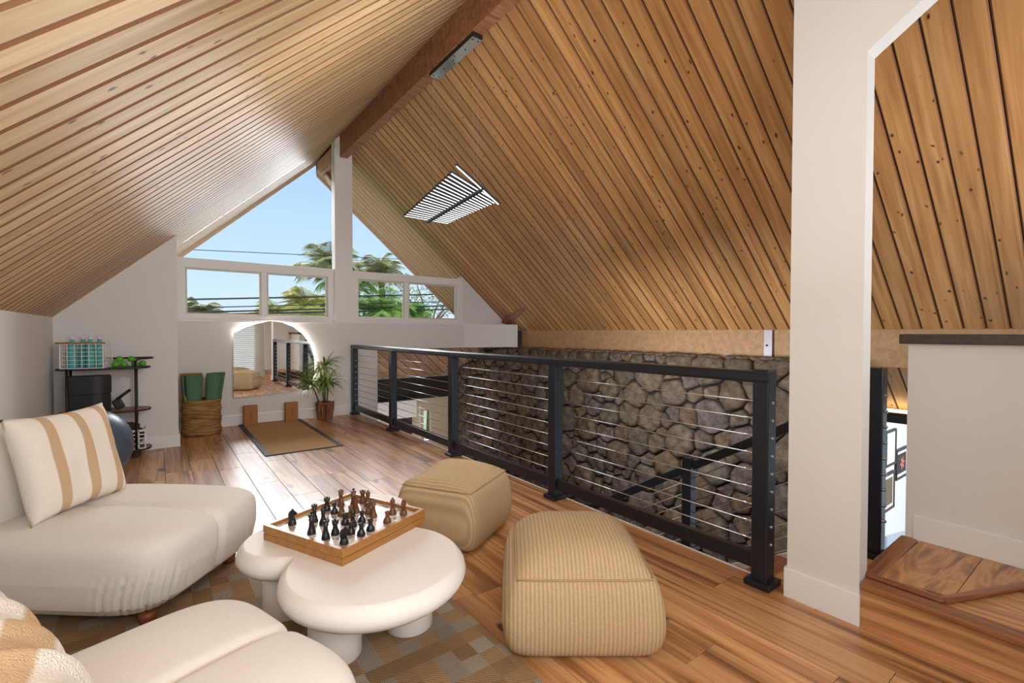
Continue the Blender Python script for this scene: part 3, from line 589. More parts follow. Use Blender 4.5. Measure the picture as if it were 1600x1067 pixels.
# right lower hall
lh = bmesh.new(); box(lh, 6.3, 8.6, 2.0, 2.1, -2.6, 0.42)
struct('wall_hall', lh, wall_m, 'white hall wall below hung with small framed prints')
struct('trim_13', B(6.38, 6.52, 0.6, 2.0, 0.30, 0.41), cap_m, 'dark trim board below the warm light strip')
tag(obj('light_strip', B(6.42, 6.50, 0.6, 1.98, 0.412, 0.435), led2), 'glowing warm light strip along the foot of the far board ceiling', 'light')
hb = prism(bmesh.new(), [(6.4, 1.99, -1.15), (8.5, 1.99, -1.50), (8.5, 1.99, -2.6), (6.4, 1.99, -2.6)], (0, -0.02, 0))
struct('baseboard_hall', hb, plain('blue_grey_skirt', srgb(176, 184, 194), 0.6), 'sloping blue-grey skirt at the foot of the hall wall')
def picture(xc, zc, w_, h_, art, label):
    p = thing('picture_frame', label, 'picture', (xc, 1.985, zc), 0, 'framed prints on the hall wall')
    b = bmesh.new(); t0 = 0.028
    box(b, -w_/2, w_/2, -0.015, 0.015, h_/2-t0, h_/2); box(b, -w_/2, w_/2, -0.015, 0.015, -h_/2, -h_/2+t0); box(b, -w_/2, -w_/2+t0, -0.015, 0.015, -h_/2+t0, h_/2-t0); box(b, w_/2-t0, w_/2, -0.015, 0.015, -h_/2+t0, h_/2-t0)
    obj('frame', b, black_m, p); obj('mount', B(-w_/2+t0, w_/2-t0, -0.004, 0.004, -h_/2+t0, h_/2-t0), white_m, p)
    a = obj('print', B(-w_/2+0.07, w_/2-0.07, -0.008, -0.004, -h_/2+0.07, h_/2-0.07), plain('print_'+art, {'sketch': srgb(206, 200, 192), 'flower': srgb(58, 48, 44), 'photo': srgb(104, 90, 70), 'grey': srgb(150, 150, 148)}[art], 0.8, nscale=12, namt=0.25), p)
    if art == 'flower':
        f = bmesh.new()
        for k in range(6):
            an = k*PI/3+0.2; d = Vector((math.cos(an), 0, math.sin(an))); q = Vector((-d.z, 0, d.x))
            vs3 = [f.verts.new(Vector((0, -0.011, 0))+v) for v in (d*0.005, d*0.05+q*0.02, d*0.10, d*0.05-q*0.02)]; f.faces.new(vs3)
        obj('flower_motif', f, plain('pink_petal', srgb(226, 128, 112), 0.8), p)
picture(7.545, -0.20, 0.40, 0.46, 'sketch', 'upper left black frame holding a pale line sketch')
picture(8.01, -0.47, 0.48, 0.40, 'flower', 'black frame with a pink flower on dark ground, rightmost of the hall prints')
picture(7.50, -0.755, 0.40, 0.48, 'photo', 'lowest black frame holding a brown photograph')
picture(7.12, -0.48, 0.30, 0.40, 'grey', 'leftmost black frame half hidden by the black stair post')
# stairs: descend toward +Y between x=2.55 and 3.25
stt = thing('staircase', 'staircase with white stringer descending past the loft edge', 'stairs', (0, 0, 0))
obj('stringer', prism(bmesh.new(), [(3.24, 1.165, -0.02), (3.24, 5.2, -2.40), (3.24, 5.2, -2.6), (3.24, 4.9, -2.6), (3.24, 1.165, -0.38)], (0.04, 0, 0)), trim_m, stt)
for k in range(12):
    y0_ = 1.165+k*0.305; z0_ = -0.18*(k+1)
    obj('tread', B(2.53, 3.24, y0_-0.02, y0_+0.305, z0_-0.03, z0_, bev=0.006), nose_m, stt)
    obj('riser', B(2.53, 3.24, y0_-0.006, y0_+0.006, z0_, z0_+0.15), trim_m, stt)

# ------------------------------------------------------------------ railings
RX = 2.44; PY = [1.156, 2.72, 4.29, 5.86, 7.355]
rl = thing('cable_railing', 'black metal railing with steel cables along the loft edge', 'railing', (RX, 0, 0))
for i, py in enumerate(PY):
    zt = 1.088 if i == 0 else 1.045
    p = obj('post', B(-0.042, 0.042, -0.04, 0.04, 0.0, zt, bev=0.006), rail_m, rl, loc=(0, py, 0))
    obj('base_plate', B(-0.068, 0.068, -0.064 if i < 4 else -0.06, 0.064 if i < 4 else 0.05, 0, 0.032, bev=0.007), rail_m, p)
    if i in (0, 4):
        for k in range(9):
            zc = 0.924-0.0885*k; s = -1 if i == 0 else 1
            if i == 0: b = lathe(bmesh.new(), [(0, 0), (0.008, 0), (0.007, 0.005), (0, 0.007)], 10); obj('cable_end', b, steel, p, loc=(0, -0.04, zc), rot=(PI/2, 0, 0))
            else: b = lathe(bmesh.new(), [(0, 0), (0.007, 0), (0.007, 0.01), (0, 0.012)], 10); obj('cable_end', b, steel, p, loc=(-0.0, -0.04, zc), rot=(PI/2, 0, 0))
for i in range(4):
    ya, yb = PY[i], PY[i+1]; y0_ = ya-0.038 if i == 0 else ya+0.0; y1_ = yb+0.0 if i < 3 else yb+0.04
    b = bmesh.new(); prism(b, [(-0.042, y0_, 1.022), (0.042, y0_, 1.022), (0.046, y0_, 1.035), (0.046, y0_, 1.066), (0.036, y0_, 1.078), (-0.036, y0_, 1.078), (-0.046, y0_, 1.066), (-0.046, y0_, 1.035)], (0, y1_-y0_-0.004, 0))
    if i > 0:
        pass
    obj('top_rail', b, rail_m, rl)
    b = B(-0.022, 0.022, ya+0.04, yb-0.04, 0.075, 0.155, bev=0.005); obj('bottom_rail', b, rail_m, rl)
    for k in range(9):
        zc = 0.924-0.0885*k; obj('cable', tube(bmesh.new(), [(0, ya+0.04, zc), (0, yb-0.04, zc)], 0.0032, 6), steel, rl, smooth=True)
        if i == 0: obj('fitting', tube(bmesh.new(), [(0, ya+0.04, zc), (0, ya+0.10, zc)], 0.006, 8), steel, rl, smooth=True)
sr = thing('stair_railing', 'black stair handrail with steel cables sloping down in front of the stone wall', 'railing', (3.25, 0, 0))
SL = -0.60
def sp_(name, y, z0, z1):
    p = obj(name, B(-0.038, 0.038, -0.038, 0.038, z0, z1, bev=0.006), rail_m, sr, loc=(0.02, y, 0)); return p
p0 = sp_('post', 0.925, 0.0, 1.075); obj('base_plate', B(-0.065, 0.065, -0.065, 0.065, 0, 0.03, bev=0.006), rail_m, p0)
for k in range(9): obj('cable_end', lathe(bmesh.new(), [(0, 0), (0.009, 0), (0.009, 0.012), (0, 0.016)], 10), steel, p0, loc=(0, -0.038, 0.92-0.0885*k), rot=(PI/2, 0, 0))
hz0 = lambda y: 0.965+SL*(y-0.925)
for y in (2.11, 3.6): sp_('post', y, hz0(y)-1.05, hz0(y)+0.06)
for a, b in ((0.963, 2.072), (2.148, 3.562), (3.638, 4.9)):
    L = math.hypot(b-a, SL*(b-a)); c = Vector((0.02, (a+b)/2, hz0((a+b)/2)-0.02))
    obj('handrail', obox(bmesh.new(), c, (1, 0, 0), (0, 1, SL), (0, -SL, 1), 0.05, L, 0.06, 0.006), rail_m, sr)
    for k in range(9): zc = -0.115-0.0885*k; obj('cable', tube(bmesh.new(), [(0.02, a, hz0(a)+zc), (0.02, b, hz0(b)+zc)], 0.0032, 6), steel, sr, smooth=True)

# ------------------------------------------------------------------ pendant
pd = thing('pendant_light', 'wavy black and white linear LED pendant hanging from the ridge beam', 'light', (2.29, 4.0, 3.91))
cn = obj('canopy', B(-0.052, 0.052, -0.41, 0.41, -0.045, 0, bev=0.003), black_m, pd)
obj('canopy_plate', B(-0.05, 0.05, -0.405, 0.405, -0.048, -0.045), chrome_m, cn)
for (a, b) in ((-.03, -.37), (.03, -.37), (-.03, -.05), (.0, 0.02), (.03, .06), (-.03, .37), (.03, .37), (0, .2), (0, -.2)):
    obj('screw', lathe(bmesh.new(), [(0, -0.053), (0.007, -0.053), (0.007, -0.048), (0, -0.048)], 8), black_m, cn, loc=(a, b, 0))
NT = 20; A0, A1 = Vector((0, 0.556, -1.448)), Vector((0, -0.489, -1.358))
def spine(t): return A0.lerp(A1, t)
obj('spine', obox(bmesh.new(), (A0+A1)/2+Vector((0, 0, -0.032)), (1, 0, 0), (A1-A0), (A1-A0).cross(Vector((1, 0, 0))), 0.034, (A1-A0).length+0.04, 0.018), black_m, pd)
for i in range(NT):
    t_i = i/(NT-1); c = spine(t_i); tilt = math.radians(-1-19*t_i**1.3) if i < NT-1 else math.radians(-30)
    dx = Vector((math.cos(tilt), 0, math.sin(tilt))); up = Vector((-math.sin(tilt), 0, math.cos(tilt))); L = 0.52
    c2 = c+Vector((-0.01-0.03*t_i, 0, 0))
    b = obox(bmesh.new(), c2, dx, (0, 1, 0), up, L, 0.018, 0.022); tb = obj('tube_housing', b, black_m, pd)
    b = obox(bmesh.new(), c2-up*0.0125, dx, (0, 1, 0), up, L-0.02, 0.014, 0.004); obj('diffuser', b, led, tb)
for (xa, ya) in ((-0.03, 0.37), (0.03, 0.37), (-0.03, -0.37), (0.03, -0.37)):
    ty = 0.42 if ya > 0 else -0.38; zz = spine((0.556-ty)/1.045).z
    obj('hanging_wire', tube(bmesh.new(), [(xa, ya, -0.048), (xa*0.5, ty, zz+0.03)], 0.0011, 5), steel, pd)

# ------------------------------------------------------------------ mirror
mr_ = thing('arched_mirror', 'frameless backlit arched mirror on the wall below the left gable window', 'mirror', (1.30, YW, 0))
ctl = [(-0.485, 0.385), (-0.485, 0.8), (-0.48, 1.255), (-0.36, 1.325), (-0.2, 1.39), (-0.03, 1.425), (0.12, 1.41), (0.27, 1.345), (0.40, 1.235), (0.50, 1.08), (0.55, 0.90), (0.555, 0.72), (0.53, 0.56), (0.47, 0.425)]
obj('glass', prism(bmesh.new(), [(x, -0.052, z) for x, z in ctl], (0, 0.006, 0)), mirror_m, mr_)
obj('back_panel', prism(bmesh.new(), [(x*0.97, -0.045, 0.9+(z-0.9)*0.97) for x, z in ctl], (0, 0.008, 0)), white_m, mr_)
obj('led_strip', tube(bmesh.new(), [(x*0.955, -0.018, 0.9+(z-0.9)*0.955) for x, z in ctl[2:]], 0.007, 6), led3, mr_)

# ------------------------------------------------------------------ mat + blocks + plant + basket
mt = thing('yoga_mat', 'tan woven exercise mat with black edging on the floor below the mirror', 'mat', (1.265, 6.39, 0))
obj('mat_field', B(-0.34, 0.34, -0.99, 0.99, 0.0, 0.007, bev=0.002), sisal, mt)
b = bmesh.new(); box(b, -0.395, -0.34, -1.01, 1.01, 0, 0.010, bev=0.003); box(b, 0.34, 0.395, -1.01, 1.01, 0, 0.010, bev=0.003); box(b, -0.34, 0.34, -1.01, -0.99, 0, 0.010, bev=0.003); box(b, -0.34, 0.34, 0.99, 1.01, 0, 0.010, bev=0.003)
obj('edging', b, plain('mat_edge', srgb(48, 48, 54), 0.6), mt)
for xb, lab in ((1.005, 'tan cork yoga block standing on the mat, left of the pair'), (1.52, 'tan cork yoga block standing on the mat, nearer the potted plant')):
    k = thing('yoga_block', lab, 'yoga block', (xb, 7.31, 0.0075), 0, 'cork yoga blocks below the mirror')
    obj('block', B(-0.083, 0.083, -0.045, 0.045, 0, 0.265, bev=0.006), cork, k)
    b = bmesh.new(); box(b, -0.003, 0.003, -0.0465, -0.0455, 0.08, 0.18); box(b, -0.014, 0.014, -0.0465, -0.0455, 0.172, 0.178)
    obj('printed_mark', b, plain('block_print', srgb(92, 58, 32), 0.8), k)
pt = thing('potted_dracaena', 'spiky green dracaena in a twig basket pot beside the mirror', 'plant', (1.96, 7.22, 0))
b = bmesh.new(); lathe(b, [(0, 0.005), (0.088, 0.005), (0.118, 0.235), (0.104, 0.235), (0.08, 0.2), (0, 0.2)], 20); pot = obj('pot', b, plain('pot_core', srgb(88, 56, 38), 0.9), pt, smooth=True)
rg = random.Random(3)
for k in range(30):
    a = 2*PI*k/30+rg.uniform(-.05, .05); a2 = a+rg.uniform(-.35, .35); z0_, z1_ = 0.0, 0.24+rg.uniform(-.01, .03)
    obj('twig', tube(bmesh.new(), [(0.094*math.cos(a), 0.094*math.sin(a), z0_+0.008), (0.112*math.cos((a+a2)/2), 0.112*math.sin((a+a2)/2), 0.12), (0.124*math.cos(a2), 0.124*math.sin(a2), z1_)], 0.009, 6), pot_bark, pot)
obj('rim', tube(bmesh.new(), [(0.120*math.cos(a*PI/12), 0.120*math.sin(a*PI/12), 0.24) for a in range(24)], 0.010, 6, closed=True), pot_bark, pot)
obj('soil', lathe(bmesh.new(), [(0, 0.206), (0.1, 0.203)], 16), soil, pt)
def leaf_bm(bm, base_, az, el, L, w_, droop):
    d = Vector((math.cos(az)*math.cos(el), math.sin(az)*math.cos(el), math.sin(el))); p = Vector(base_); side = Vector((-math.sin(az), math.cos(az), 0)); prev = None; n = 6
    for i in range(n+1):
        t_ = i/n; ww = w_*(0.55+1.3*t_-1.85*t_*t_) if t_ < 1 else 0.0005
        l = bm.verts.new(p+side*ww+Vector((0, 0, ww*0.35))); m_ = bm.verts.new(p); r = bm.verts.new(p-side*ww+Vector((0, 0, ww*0.35)))
        if prev: bm.faces.new((prev[0], prev[1], m_, l)); bm.faces.new((prev[1], prev[2], r, m_))
        prev = (l, m_, r); d = (d+Vector((0, 0, -droop/n))).normalized(); p = p+d*L/n
for (sx, sy, top, nl, LL) in ((0.0, 0.0, 0.80, 46, 0.42), (-0.035, -0.02, 0.56, 44, 0.42), (0.035, -0.02, 0.54, 40, 0.40), (-0.15, -0.03, 0.56, 36, 0.36)):
    s0 = (sx*0.5, sy, 0.205); e0 = (sx*1.3, sy, top)
    obj('cane', tube(bmesh.new(), [s0, ((s0[0]+e0[0])/2, sy, (0.2+top)/2), e0], 0.011, 7, r1=0.008), stem_m, pt, smooth=True)
    for k in range(nl):
        a = rg.uniform(0, 2*PI); el = rg.uniform(-0.1, 1.3); ll = LL*rg.uniform(0.75, 1.05)
        if math.sin(a) > 0.3: ll *= 0.6
        b = bmesh.new(); leaf_bm(b, (e0[0], e0[1], top-0.06*rg.random()), a, el, ll*0.85, 0.019, rg.uniform(1.0, 2.0)); obj('leaf', b, leaf_in, pt, smooth=True)
bk = thing('jute_basket', 'round braided jute basket holding rolled mats left of the mirror', 'basket', (0.435, 7.10, 0))
prof = []
for i in range(12):
    z = i*0.036
    prof += [(0.200+0.006*math.sin(i*1.7)+0.004, z+0.004), (0.216+0.006*math.sin(i*1.7), z+0.018)]
prof += [(0.205, 0.436), (0.188, 0.43), (0.186, 0.02), (0, 0.02)]
obj('body', lathe(bmesh.new(), [(0, 0.002)]+prof, 36), jute, bk, smooth=True)
for s, a in ((1, PI*1.13), (1, PI*0.1)):
    c = Vector((math.cos(a)*0.205, math.sin(a)*0.205, 0.42)); tdir = Vector((-math.sin(a), math.cos(a), 0))
    obj('handle', tube(bmesh.new(), [c+tdir*0.05*math.cos(q)+Vector((0, 0, 0.075*math.sin(q))) for q in [PI*i/8 for i in range(9)]], 0.012, 6), jute, bk, smooth=True)
def rolled(loc, rx, ry, h, turns, lean, label, edge=None, rot=0):
    r = thing('rolled_mat', label, 'mat', loc, rot, 'rolled mats in the jute basket')
    b = bmesh.new(); n = int(turns*22); prev = None
    for i in range(n+1):
        th = 2*PI*turns*i/n; q = 0.25+0.75*i/n; x, y = rx*q*math.cos(th), ry*q*math.sin(th); fl = 1.0
        a = b.verts.new((x*0.75, y*0.75, 0.0)); c = b.verts.new((x*1.12+lean[0], y*1.12+lean[1], h))
        if prev: b.faces.new((prev[0], a, c, prev[1]))
        prev = (a, c)
    o = obj('roll', b, mat_green, r, smooth=True); m = o.modifiers.new('t', 'SOLIDIFY'); m.thickness = 0.007
    if edge:
        pass
rolled((0.345, 7.05, 0.03), 0.112, 0.075, 0.71, 2.6, (-0.0, -0.02), 'dark green rolled mat standing at the left of the jute basket')
rolled((0.525, 7.09, 0.03), 0.125, 0.085, 0.72, 2.75, (0.08, -0.02), 'green rolled mat leaning right in the jute basket', rot=0.6)
b = bmesh.new(); n = 14
vsA = [b.verts.new((0.10*math.cos(PI+PI*i/n)*0.95, 0.055*math.sin(PI+PI*i/n), 0)) for i in range(n+1)]; vsB = [b.verts.new((0.118*math.cos(PI+PI*i/n), 0.07*math.sin(PI+PI*i/n)-0.01, 0.34)) for i in range(n+1)]
for i in range(n): b.faces.new((vsA[i], vsA[i+1], vsB[i+1], vsB[i]))
bs = thing('cork_mat_roll', 'brown cork-backed rolled mat behind the left green roll', 'mat', (0.335, 7.20, 0.41)); o = obj('roll', b, cork, bs, smooth=True); o.rotation_euler = (0, 0, PI); o.modifiers.new('t', 'SOLIDIFY').thickness = 0.006

# ------------------------------------------------------------------ rug
rug = obj('area_rug', B(-0.78, 1.11, -0.35, 3.05, 0.0, 0.009, bev=0.003), rug_m); tag(rug, 'flat-woven brown and beige check rug under the coffee table', 'rug')

# ------------------------------------------------------------------ coffee table
tb = thing('coffee_table', 'white cloud-shaped coffee table on thick cylinder legs', 'table', (0.66, 2.12, 0.009))
circ = [(0.695-0.66, 1.845-2.12, 0.36), (0.485-0.66, 2.265-2.12, 0.235), (0.835-0.66, 2.42-2.12, 0.26)]
def sdf(x, y):
    ds = [math.hypot(x-a, y-b)-r for a, b, r in circ]; kk = 0.045; d = ds[0]
    for q in ds[1:]:
        hh = max(kk-abs(d-q), 0)/kk; d = min(d, q)-hh*hh*kk*0.25
    return d
def contour(off, n=120):
    out = []
    for i in range(n):
        a = 2*PI*i/n; lo, hi = 0.0, 0.9; c = (0.0, 0.05)
        # march outward to the last crossing
        rr = 0.9
        while rr > 0.02 and sdf(c[0]+rr*math.cos(a), c[1]+rr*math.sin(a)) > off: rr -= 0.002
        out.append((c[0]+rr*math.cos(a), c[1]+rr*math.sin(a)))
    return out
b = bmesh.new(); rings = []
for off, z in ((-0.13, 0.236), (-0.075, 0.240), (-0.035, 0.252), (-0.01, 0.274), (0.0, 0.298), (-0.006, 0.322), (-0.020, 0.342), (-0.030, 0.3505), (-0.034, 0.352)):
    rings.append([b.verts.new((x, y, z)) for x, y in contour(off)])
for A, Bq in zip(rings, rings[1:]):
    for k in range(120): b.faces.new((A[k], A[(k+1) % 120], Bq[(k+1) % 120], Bq[k]))
b.faces.new(rings[0]); b.faces.new(rings[-1])
obj('tabletop', b, white_m, tb, smooth=False)
for p in bpy.data.objects['tabletop'].data.polygons: p.use_smooth = len(p.vertices) == 4
for (lx, ly) in ((0.548, 1.895), (0.862, 1.90), (0.462, 2.325), (0.85, 2.46)):
    o = obj('leg', lathe(bmesh.new(), [(0, 0), (0.096, 0), (0.1, 0.004), (0.1, 0.236), (0, 0.236)], 40), white_m, tb, loc=(lx-0.66, ly-2.12, 0), smooth=False)
    for p in o.data.polygons: p.use_smooth = len(p.vertices) == 4 and abs(p.normal.z) < .5

# ------------------------------------------------------------------ chess
ZT = 0.3612; CA = math.radians(24.3); CX, CY = 0.690, 2.185
cb = thing('chess_board', 'wooden chess board box with a glare-paled playing surface on the coffee table', 'chess board', (CX, CY, ZT), CA)
h = 0.247
b = bmesh.new(); box(b, -h, h, -h, h, 0, 0.030, bev=0.002)
obj('box_base', b, wbrown, cb)
b = bmesh.new(); box(b, -h-.001, h+.001, -h-.001, -h+0.018, 0.032, 0.066, bev=0.002); box(b, -h-.001, h+.001, h-0.018, h+.001, 0.032, 0.066, bev=0.002); box(b, -h-.001, -h+0.018, -h+0.018, h-0.018, 0.032, 0.066); box(b, h-0.018, h+.001, -h+0.018, h-0.018, 0.032, 0.066)
obj('rim', b, wbrown, cb)
obj('playing_surface', B(-h+0.018, h-0.018, -h+0.018, h-0.018, 0.031, 0.050), chk, cb)
ZC = ZT+0.0502
def chess_mesh(kind):
    b = bmesh.new()
    base_p = [(0, 0), (0.0145, 0), (0.015, 0.004), (0.0135, 0.012), (0.0125, 0.017)]
    if kind == 'pawn': lathe(b, base_p+[(0.008, 0.026), (0.006, 0.034), (0.009, 0.036), (0.0055, 0.038), (0.008, 0.043), (0.0095, 0.048), (0.0075, 0.054), (0, 0.057)], 16)
    elif kind == 'rook':
        lathe(b, base_p+[(0.009, 0.028), (0.0075, 0.044), (0.011, 0.048), (0.0115, 0.06), (0.0085, 0.06), (0.0085, 0.055), (0, 0.055)], 16)
        for k in range(5): a = 2*PI*k/5; obox(b, (0.0098*math.cos(a), 0.0098*math.sin(a), 0.0625), (math.cos(a), math.sin(a), 0), (-math.sin(a), math.cos(a), 0), (0, 0, 1), 0.003, 0.007, 0.006)
    elif kind == 'bishop': lathe(b, base_p+[(0.008, 0.03), (0.006, 0.048), (0.010, 0.052), (0.006, 0.055), (0.0095, 0.062), (0.008, 0.072), (0.003, 0.079), (0.0035, 0.082), (0, 0.085)], 16)
    elif kind == 'queen':
        lathe(b, base_p+[(0.009, 0.032), (0.0065, 0.055), (0.011, 0.06), (0.007, 0.063), (0.0115, 0.078), (0.006, 0.08), (0, 0.08)], 16)
        for k in range(6): a = 2*PI*k/6; lathe(b, [(0, 0.074), (0.0035, 0.077), (0, 0.085)], 6, (0.009*math.cos(a), 0.009*math.sin(a), 0))
        lathe(b, [(0, 0.078), (0.004, 0.083), (0, 0.088)], 8)
    elif kind == 'king':
        lathe(b, base_p+[(0.0095, 0.032), (0.007, 0.058), (0.0115, 0.063), (0.0075, 0.066), (0.0115, 0.08), (0.008, 0.085), (0, 0.087)], 16)
        box(b, -0.002, 0.002, -0.0015, 0.0015, 0.085, 0.1); box(b, -0.0055, 0.0055, -0.0015, 0.0015, 0.091, 0.0955)
    elif kind == 'knight':
        lathe(b, base_p+[(0.0105, 0.024), (0, 0.024)], 16)
        pr = [(-0.009, 0.02), (0.009, 0.02), (0.007, 0.034), (0.003, 0.042), (0.012, 0.043), (0.0165, 0.049), (0.013, 0.057), (0.005, 0.066), (0.003, 0.073), (-0.001, 0.067), (-0.008, 0.062), (-0.012, 0.05), (-0.012, 0.034)]
        prism(b, [(x, -0.006, z) for x, z in pr], (0, 0.012, 0)); 
    me = bpy.data.meshes.new('chess_'+kind); bmesh.ops.recalc_face_normals(b, faces=b.faces[:]); b.to_mesh(b and me); b.free()
    for p in me.polygons: p.use_smooth = kind != 'knight'
    return me
CM = {}
def chess(kind, col, u, v, label, rot=0):
    key = (kind, col)
    if key not in CM:
        me = chess_mesh(kind); me.materials.append(black_ch if col == 'black' else brown_ch); CM[key] = me
    o = bpy.data.objects.new('chess_'+kind, CM[key]); COL.objects.link(o)
    x = CX+u*math.cos(CA)-v*math.sin(CA); y = CY+u*math.sin(CA)+v*math.cos(CA)
    o.location = (x, y, ZC); o.rotation_euler = (0, 0, rot); o.scale = (1.22, 1.22, 0.95); tag(o, label, 'chess piece', 'chess pieces on the board')
q = 0.0535
def P_(a, b): return ((a-3.35)*q, (b-3.35)*q)
L_ = [('knight', 'black', 0.4, 6.6, 'black knight alone by the left corner of the chess board', 0.2),
 ('queen', 'black', 1.7, 5.5, 'black queen standing between the lone knight and the board centre', 0), ('king', 'black', 0.0, 3.7, 'black king near the front left edge of the chess board', 0),
 ('bishop', 'black', 1.7, 4.4, 'black bishop left of the board centre', 0), ('rook', 'black', 4.0, 6.7, 'black rook near the back left edge of the board', 0), ('pawn', 'black', 3.8, 5.5, 'black pawn isolated toward the back left of the board', 0),
 ('queen', 'black', -0.1, 1.9, 'black queen-like piece near the front left edge, second from the front corner', 0), ('rook', 'black', 0.8, 1.9, 'black rook just behind the front corner knight', 0), ('knight', 'black', 0.0, 0.0, 'black knight at the front corner of the chess board', -0.6),
 ('pawn', 'black', 2.6, 2.8, 'black pawn at the middle of the board front half', 0), ('pawn', 'black', 1.5, 0.9, 'black pawn directly behind the front corner pair', 0), ('bishop', 'black', 2.6, 1.9, 'black bishop half hidden among the central black pawns', 0),
 ('pawn', 'black', 3.6, 1.9, 'black pawn right of the board centre', 0), ('pawn', 'black', 1.7, 0.0, 'black pawn on the front right edge, next after the corner knight', 0), ('pawn', 'black', 2.7, 0.0, 'black pawn on the front right edge, farther from the corner', 0),
 ('bishop', 'brown', 3.8, 4.6, 'brown bishop left of the brown group at the centre', 0), ('queen', 'brown', 5.4, 6.5, 'brown queen farthest back on the left side', 0), ('king', 'brown', 5.7, 5.2, 'brown king, tall piece near the back corner', 0),
 ('pawn', 'brown', 4.0, 3.7, 'brown pawn in the centre behind the black pawns', 0), ('knight', 'brown', 4.9, 4.0, 'brown knight in front of the brown king', 0.5), ('rook', 'brown', 7.0, 5.4, 'brown rook deepest in the back corner of the board', 0),
 ('bishop', 'brown', 6.6, 4.3, 'brown bishop in front of the back corner rook', 0), ('queen', 'brown', 4.9, 1.9, 'brown queen right of centre behind a black pawn', 0), ('pawn', 'brown', 5.3, 2.9, 'brown pawn tucked behind the brown queen', 0),
 ('pawn', 'brown', 4.6, 0.0, 'brown pawn standing alone on the front right edge', 0), ('bishop', 'brown', 6.2, 0.9, 'brown bishop near the right corner, behind the corner knight', 0), ('knight', 'brown', 6.6, 0.0, 'brown knight at the right corner of the board', 0.8)]
for kd, cl, a, b2, lb, ro in L_: chess(kd, cl, *P_(a, b2), lb, ro)

# ------------------------------------------------------------------ lounge chairs
def lounge(name, loc, rz, label):
    r = thing(name, label, 'armchair', (loc[0], loc[1], 0.009), rz)
    def seat(qv):
        x, y, z = qv; X = x*0.49; Y = y*0.40; Z = 0.222+z*0.185
        k = max(0.0, 1-abs(z)) 
        X *= 1+0.03*k; Y *= 1+0.04*k
        X -= 0.04*(1-z)*0.5*(x > 0)*x*1.2     # front tucks in at the foot
        g = math.exp(-(y*0.40/0.020)**2); sm = lambda v: max(0, min(1, v))**2*(3-2*max(0, min(1, v)))
        Z -= 0.016*g*sm((z-0.2)/0.5); X -= 0.022*g*sm((x-0.3)/0.5)
        if z > 0: Z += 0.02*math.cos(min(1, abs(abs(y)-0.5)*2)*PI/2)*(1-abs(x)*0.4)
        if z < 0.35 and abs(x) > 0.35 and abs(y) > 0.2:
            s_ = (abs(y)*0.40-abs(x)*0.49)            # arc position around the corner
            amp = max(0, 1-((z+0.35)/0.62)**2)*max(0, 1-((s_+0.05)/0.26)**2)
            ph = (s_+0.012*math.sin(z*4))/0.042; fr_ = ph-round(ph)
            dd_ = 0.034*amp*math.exp(-(fr_/0.15)**2)*(0.6+0.4*math.sin(round(ph)*2.3))
            X -= dd_*(1 if x > 0 else -1)*abs(x); Y -= dd_*(1 if y > 0 else -1)*abs(y)
        if z < -0.6: X *= 0.96; Y *= 0.96
        return Vector((X, Y, Z))
    obj('seat_cushion', chub(5.4, 84, seat), cream, r, smooth=True)
    def back(qv):
        x, y, z = qv; Z = 0.58+z*0.235; X = -0.475+x*0.145-(Z-0.4)*0.12; Y = y*0.40
        g = math.exp(-(y*0.40/0.02)**2)
        X -= 0.015*g*(x > 0.3)
        return Vector((X, Y, Z))
    obj('back_cushion', chub(3.2, 24, back), cream, r, smooth=True)
    for sx, sy in ((0.33, 0.27), (0.33, -0.27), (-0.4, 0.27), (-0.4, -0.27)): obj('foot', lathe(bmesh.new(), [(0, 0), (0.030, 0), (0.036, 0.05), (0, 0.05)], 18), terra, r, loc=(sx, sy, 0), smooth=True)
    return r
F1 = math.atan2(-0.643, 0.766)
lounge('lounge_chair', (-0.125, 3.01), F1, 'off-white armless lounge chair with a striped pillow, far side of the rug')
LF, LLt = 0.38, 1.355
lounge('lounge_chair', (LF*0.936-LLt*0.35, LF*0.35+LLt*0.936), math.atan2(0.35, 0.936), 'off-white armless lounge chair in the near left corner draped with a throw')
bpy.data.objects['lounge_chair.001'].scale = (1, 1, 0.965)
# pillow
uu = Vector((0.29, 0.38, 0)).normalized(); vv_ = Vector((-0.117, 0.04, 0.43)).normalized(); ww = uu.cross(vv_).normalized(); vv_ = ww.cross(uu)
def pil(qv):
    x, y, z = qv
    return Vector((x, y, z))
b = bmesh.new(); n = 28; grid = {}
for s in (1, -1):
    for i in range(n+1):
        for j in range(n+1):
            x, y = -1+2*i/n, -1+2*j/n; edge = i in (0, n) or j in (0, n)
            if s == -1 and edge: grid[(s, i, j)] = grid[(1, i, j)]; continue
            pin = 0.085
            X = x*(1-pin*(1-y*y)*abs(x)**3)*0.255; Y = y*(1-pin*(1-x*x)*abs(y)**3)*0.245
            th = 0.075*((1-x**4)*(1-y**4))**0.55 + 0.018*noise.noise(Vector((x*2.2, y*1.2, s*3)))*(1-x*x)*(1-y*y)
            grid[(s, i, j)] = b.verts.new((X, Y, s*th))
for s in (1, -1):
    for i in range(n):
        for j in range(n): b.faces.new([grid[(s, i, j)], grid[(s, i+1, j)], grid[(s, i+1, j+1)], grid[(s, i, j+1)]])
o = obj('throw_pillow', b, pillow_m, smooth=True); o.matrix_world = Matrix.Translation((-0.345, 3.12, 0.655)) @ Matrix((uu, vv_, ww)).transposed().to_4x4()
tag(o, 'cream pillow with wavy tan stripes leaning on the far lounge chair', 'pillow')
